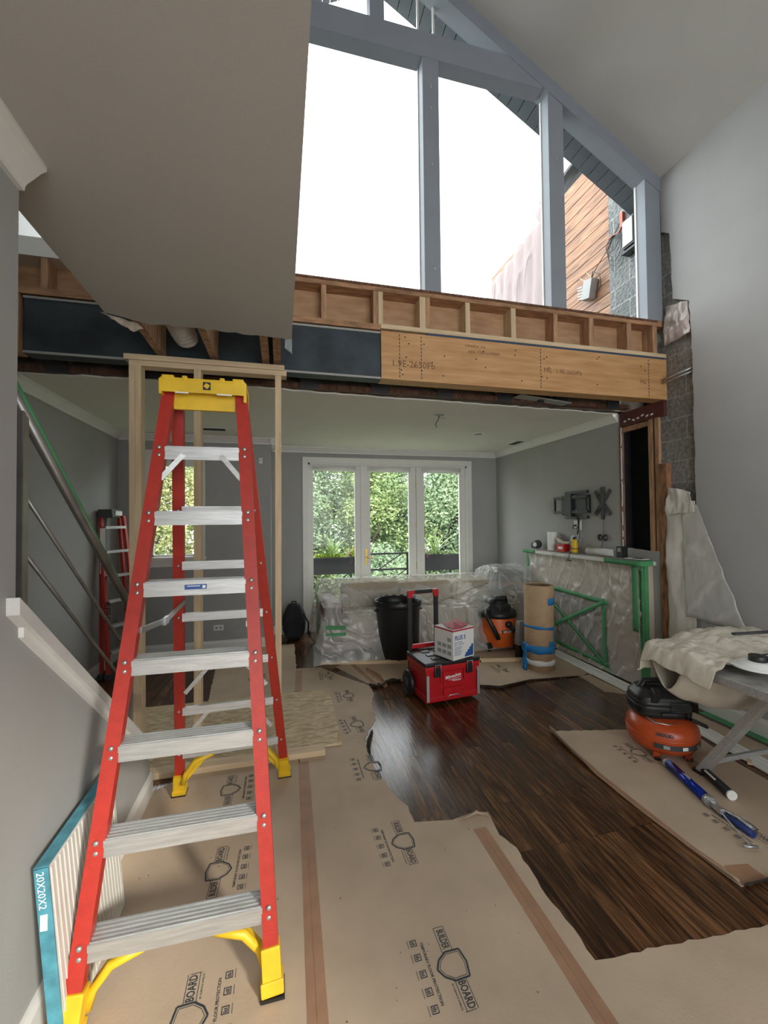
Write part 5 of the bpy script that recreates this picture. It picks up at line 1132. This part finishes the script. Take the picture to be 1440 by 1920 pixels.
# ================================================================= LEANING PACK by the stair wall
T = thing('shelf_panel_pack', 'white ribbed panel pack with teal film edges leaning on the stair wall', 'panel pack', (-.745, 1.75, 0))
P = [V((-.705, 1.56, .003)), V((-.755, 1.56, .585)), V((-.755, 2.08, .585)), V((-.705, 2.08, .003))]
b = MB(); b.ext(P, (.035, 0, .003)); b.build('pack_body', mat('white shrink film', (.66, .65, .61), .35, var=.1, vscale=10), T)
b = MB()
for k in range(19):
    y = 1.572 + k * .0265; b.ext([V((-.6695, y, .02)), V((-.7195, y, .575)), V((-.7195, y + .015, .575)), V((-.6695, y + .015, .02))], (.004, 0, 0))
o = b.build('rib_panel', mat('ribbed white panel', (.60, .58, .52), .4, var=.08), T)
b = MB(); b.ext([V((-.707, 1.553, .003)), V((-.757, 1.553, .588)), V((-.717, 1.553, .591)), V((-.667, 1.553, .006))], (0, .006, 0)); b.ext([V((-.757, 1.553, .586)), V((-.757, 2.085, .586)), V((-.717, 2.085, .589)), V((-.717, 1.553, .589))], (0, 0, .005)); b.build('teal_edge', tealM, T)
text('lettering', '20X20X2', .03, inkW, T, (-.735, 1.5515, .52), (.08, 0, -1), (1, 0, 0.08)); MB().box((-.727, 1.552, .42), (.02, .001, .05)).build('barcode_label', whiteP, T)

# ================================================================= OUTSIDE: balcony, planters, neighbour, trees
T = thing('balcony_railing', 'black metal balcony railing with crossed bars outside the french doors', 'railing', (1.7, 7.0, 0))
YB = 7.0
for z in (1.10, .83, .18): MB().b2(-.3, 3.7, YB - .015, YB + .015, z - .015, z + .015).build('rail', blackM, T)
for x in (-.3, .45, 1.15, 2.15, 2.95, 3.7): MB().b2(x - .014, x + .014, YB - .014, YB + .014, 0, 1.11).build('post', blackM, T)
for x0, x1 in ((1.15, 2.15), (.45, 1.15), (2.15, 2.95)):
    MB().bar((x0, YB, .83), (x1, YB + .005, .18), .018, .018).build('diagonal_bar', blackM, T); MB().bar((x0, YB + .02, .18), (x1, YB + .02, .83), .018, .018).build('diagonal_bar', blackM, T)
MB().bar((1.62, YB - .01, .83), (2.05, YB - .01, 1.10), .018, .018).build('diagonal_bar', blackM, T)
struct(MB().b2(-.6, 3.9, 6.53, 7.3, -.12, -.02).build('balcony_floor', mat('pale deck', (.6, .58, .54), .7, var=.1)))  # pale tone chosen to bounce daylight up onto the back room ceiling
petM = mat('pink petals', (.65, .12, .30), .6, var=.4, vscale=30); limeM = mat('lime foliage', (.42, .55, .06), .5, var=.4, vscale=20); spikeM = mat('spike leaves', (.38, .52, .20), .45, var=.3, vscale=12)
def leafcloud(b, c, r, n, s0, s1, rn, m=0, shell=.6):
    for k in range(n):
        d = V((rn.gauss(0, 1), rn.gauss(0, 1), rn.gauss(0, 1))).normalized(); rr = shell + (1 - shell) * rn.random()
        p = V(c) + V((d.x * r[0], d.y * r[1], d.z * r[2])) * rr
        a = V((rn.gauss(0, 1), rn.gauss(0, 1), rn.gauss(0, .6))).normalized(); q = a.cross(V((rn.gauss(0, 1), rn.gauss(0, 1), rn.gauss(0, 1)))).normalized(); s_ = rn.uniform(s0, s1)
        f = b.bm.faces.new([b.bm.verts.new(p + a * s_), b.bm.verts.new(p + q * s_ * .5), b.bm.verts.new(p - a * s_), b.bm.verts.new(p - q * s_ * .5)]); f.material_index = m
def planter(x0, x1, seed, labp, labs, cx_, pink_x, lime):
    rn = random.Random(seed)
    T = thing('planter_box', labp, 'planter', ((x0 + x1) / 2, 7.12, .8)); b = MB()
    b.ext([(x0, 6.80, 1.06), (x1, 6.80, 1.06), (x1 - .03, 6.83, .80), (x0 + .03, 6.83, .80)], (0, .22, 0)); b.b2(x0 - .01, x1 + .01, 6.79, 7.03, 1.04, 1.075, b=.004); b.build('box', mat('charcoal planter', (.035, .035, .038), .6), T)
    T = thing('spike_plant', labs, 'plant', (cx_, 6.9, 1.05)); b = MB()
    for k in range(46):
        a = rn.uniform(0, 2 * PI); l = rn.uniform(.30, .50); lean = rn.uniform(.15, 1.0); dx = V((math.cos(a), math.sin(a) * .5, 0))
        pts = [V((cx_, 6.9, 1.06)) + dx * (lean * l * t) * (1 + .5 * t) + V((0, 0, 1.15 * l * t - lean * l * t * t * .55)) for t in (0, .25, .5, .75, 1)]
        sd = V((-dx.y, dx.x, 0)).normalized() * .014
        for i in range(4):
            w0 = 1 - i / 4.2; w1 = 1 - (i + 1) / 4.05
            b.bm.faces.new([b.bm.verts.new(pts[i] - sd * w0), b.bm.verts.new(pts[i] + sd * w0), b.bm.verts.new(pts[i + 1] + sd * w1), b.bm.verts.new(pts[i + 1] - sd * w1)])
    b.build('leaf_blades', spikeM, T)
    T = thing('bedding_plant', 'lime green and pink flowering plants in the ' + ('left' if seed == 1 else 'right') + ' balcony planter', 'plant', (cx_, 6.9, 1.07)); b = MB()
    leafcloud(b, ((x0 + x1) / 2, 6.88, 1.09), ((x1 - x0) / 2, .10, .06), 500, .015, .03, rn, 0, .2); leafcloud(b, (pink_x, 6.86, 1.14), (.14, .1, .10), 240, .014, .026, rn, 0, .2)
    b.build('foliage', limeM if lime else spikeM, T); b = MB(); leafcloud(b, (pink_x, 6.84, 1.15), (.15, .1, .12), 70, .012, .02, rn, 0, .5); leafcloud(b, (pink_x + .1 * (1 if seed == 2 else -1), 6.82, 1.02), (.1, .05, .1), 20, .012, .02, rn, 0, .5); b.build('flowers', petM, T)
planter(.25, 1.32, 1, 'charcoal planter box on the railing behind the left glass panel', 'spiky plant in the left balcony planter', .80, 1.18, True)
planter(2.30, 3.20, 2, 'charcoal planter box on the railing behind the right glass panel', 'spiky plant in the right balcony planter', 2.62, 2.36, False)

# neighbouring wood wall, tarp, fixtures seen through the gable glass
T = thing('cedar_wall', 'cedar clad neighbouring wall seen through the right gable pane', 'wood wall', (3.7, 5.5, 3.3))
b = MB(); nb = 19
for k in range(nb):
    z = 3.25 + k * .142; b.b2(3.64, 3.665, 3.865, 6.6, z, z + .134, b=.004)
b.build('boards', cedarM, T); MB().b2(3.67, 3.72, 3.865, 6.6, 3.2, 5.93).build('backing', blackM, T)
def tarp(u, v):
    y = 4.95 + u * 1.75; top = 6.05 - .25 * u + .18 * math.exp(-((u - .15) / .12) ** 2) - .1 * math.sin(u * PI); z = 3.3 + v * (top - 3.3)
    k = abs(math.sin((u * 9 + v * 1.2) * 2.2)); return (3.60 - .035 * k - .02 * fbm(y * 2, z * 2), y, z)
tag(MB().grid(tarp, 90, 30).build('plastic_tarp', polyR, solid=.002), 'dusty plastic tarp hanging over the cedar wall outside', 'tarp')
T = thing('vent_hood', 'round black duct on top of the cedar wall outside', 'duct', (3.8, 4.5, 6.0)); MB().lathe([(.36, -.2), (.40, -.2), (.40, .2), (.36, .2)], (3.95, 4.55, 5.95), 36, axis=(1, .4, 0)).build('ring', blackM, T); MB().lathe([(0, 0), (.36, 0)], (4.0, 4.55, 5.95), 30, axis=(1, .4, 0)).build('face', dgreyM, T)
T = thing('roof_vent', 'dark round cap poking above the plastic tarp outside', 'vent', (3.7, 5.25, 6.1)); MB().lathe([(0, 0), (.12, 0), (.14, .08), (.11, .18), (0, .22)], (3.75, 5.2, 6.06), 24).build('cap', dgreyM, T)
T = thing('flood_lamp', 'white flood lamp fixture hanging on wires against the cedar wall', 'lamp', (3.58, 4.25, 4.4))
b = MB(); b.box((3.585, 4.17, 4.40), (.09, .14, .22), (.25, 0, 0), .006); b.build('housing', wallR, T)
for k in range(5): MB().box((3.575, 4.275 , 4.335 + k * .035), (.075, .08, .010), (.25, 0, 0)).build('fin', whiteP, T)
MB().tube([(3.60, 4.16, 4.50), (3.58, 4.10, 4.58), (3.60, 4.02, 4.50), (3.58, 3.98, 4.36), (3.58, 4.06, 4.30)], .006, 6).build('cable', blackM, T); MB().tube([(3.61, 4.2, 4.5), (3.60, 4.05, 4.62), (3.60, 3.9, 4.70), (3.60, 3.7, 4.9)], .005, 6).build('cable', blackM, T)
for q in (0, 1): MB().tube([(3.59, 4.20 - q * .08, 4.50), (3.58, 4.32 - q * .12, 4.62)], .004, 6).build('strap', newwood, T)
T = thing('utility_box', 'white utility box mounted on the outside block wall', 'electrical box', (3.55, 3.52, 4.65)); MB().b2(3.52, 3.60, 3.455, 3.60, 4.50, 4.80, b=.004).build('case', blackM, T); MB().b2(3.51, 3.52, 3.465, 3.59, 4.52, 4.78, b=.003).build('door', whiteP, T); MB().b2(3.50, 3.60, 3.43, 3.60, 4.44, 4.46).build('bracket', blackM, T)
T = thing('cable_coil', 'grey coiled cables hanging on the outside block wall', 'cable', (3.57, 3.75, 4.6)); 
for k in range(5): MB().tube([(3.575 - .006 * k, 3.74 + .008 * k + (.11 - .005 * k) * math.cos(a), 4.58 + .028 * k + (.20 - .030 * k) * math.sin(a)) for a in [j * PI / 12 for j in range(25)]], .003, 6).build('loop', dgreyM, T)
T = thing('copper_clamp', 'reddish pipe clamp above the coiled cables outside', 'pipe', (3.57, 3.7, 4.85)); MB().box((3.585, 3.66, 4.88), (.04, .04, .16), None, .004).build('strap', orange2, T); MB().tube([(3.58, 3.85, 4.80), (3.58, 3.70, 4.78), (3.58, 3.60, 4.84)], .010, 8).build('pipe', orange2, T)
struct(MB().b2(-40, 45, 8, 60, -4.2, -4).build('ground', mat('lawn', (.22, .28, .12), .9, var=.4, vscale=.8)))

lm = [leafmat('leaves deep green', (.10, .155, .085), (.21, .28, .15)), leafmat('leaves yellow green', (.16, .24, .09), (.33, .40, .16)), leafmat('leaves soft green', (.13, .20, .11), (.26, .34, .18)), leafmat('leaves autumn tinged', (.12, .19, .07), (.33, .30, .11), .9)]
barkM = mat('bark', (.06, .045, .035), .9, var=.5)
meshes = {}
def tree(x, y, h, r, k, lab, seed):
    T = thing('garden_tree', lab, 'tree', (x, y, -4.0), seed * 1.3, 'trees beyond the balcony')
    if k not in meshes:
        rn = random.Random(seed); b = MB()
        for j in range(34):
            a = rn.uniform(0, 2 * PI); z = rn.uniform(.28, .98); rr = rn.uniform(.0, .85) * math.sin(min(1, (1.12 - z) * 1.5) * PI / 2)
            leafcloud(b, (math.cos(a) * rr, math.sin(a) * rr, z * 3), (.34, .34, .30), 1050, .014, .032, rn, 0, .5)
        o1 = b.build('crown', lm[k], T, world=False)
        b = MB(); b.tube([(0, 0, 0), (.03, .02, .8), (0, .05, 1.6), (.05, 0, 2.6)], [.09, .07, .05, .02], 8)
        for j in range(6): a = j * 1.1; b.tube([(.02, .03, .9 + j * .25), (.35 * math.cos(a), .35 * math.sin(a), 1.3 + j * .25), (.7 * math.cos(a), .7 * math.sin(a), 1.6 + j * .22)], [.035, .022, .008], 6)
        o2 = b.build('trunk', barkM, T, world=False); meshes[k] = (o1.data, o2.data)
    else:
        for nm, me in zip(('crown', 'trunk'), meshes[k]):
            o = bpy.data.objects.new(nm, me); COL.objects.link(o); o.parent = T
    for c_ in T.children: c_.scale = (r, r, h / 2.75)
bpy.context.view_layer.update()
for x, y, h, r, k, lab in ((-.3, 14.5, 7.6, 2.9, 0, 'deep green tree beyond the left glass of the french doors'), (3.0, 15.5, 7.4, 2.9, 1, 'yellow green tree beyond the door pane with the brass handle'), (6.2, 14.5, 7.3, 2.8, 2, 'soft green tree beyond the right glass of the french doors'),
                           (-4.0, 13.5, 7.2, 2.8, 3, 'autumn tinged tree beyond the small side window'), (-7.5, 17, 8.2, 3.4, 0, 'deep green tree far left beyond the side window'), (1.2, 20, 8.6, 3.6, 2, 'taller soft green tree behind, between door pane and left glass'),
                           (5.0, 21, 8.4, 3.8, 0, 'deep green tree behind, beyond the right half of the doors'), (9.8, 18, 8.0, 3.4, 1, 'yellow green tree at the far right beyond the doors'), (-2.2, 19, 8.4, 3.4, 1, 'yellow green tree behind the autumn tinged one'), (2.6, 11.0, 4.6, 1.8, 2, 'low soft green tree just past the balcony'), (-.3, 11.3, 4.3, 1.7, 1, 'low yellow green tree just past the balcony on the left')):
    tree(x, y, h, r, k, lab, int(abs(x * 10)) + 1)
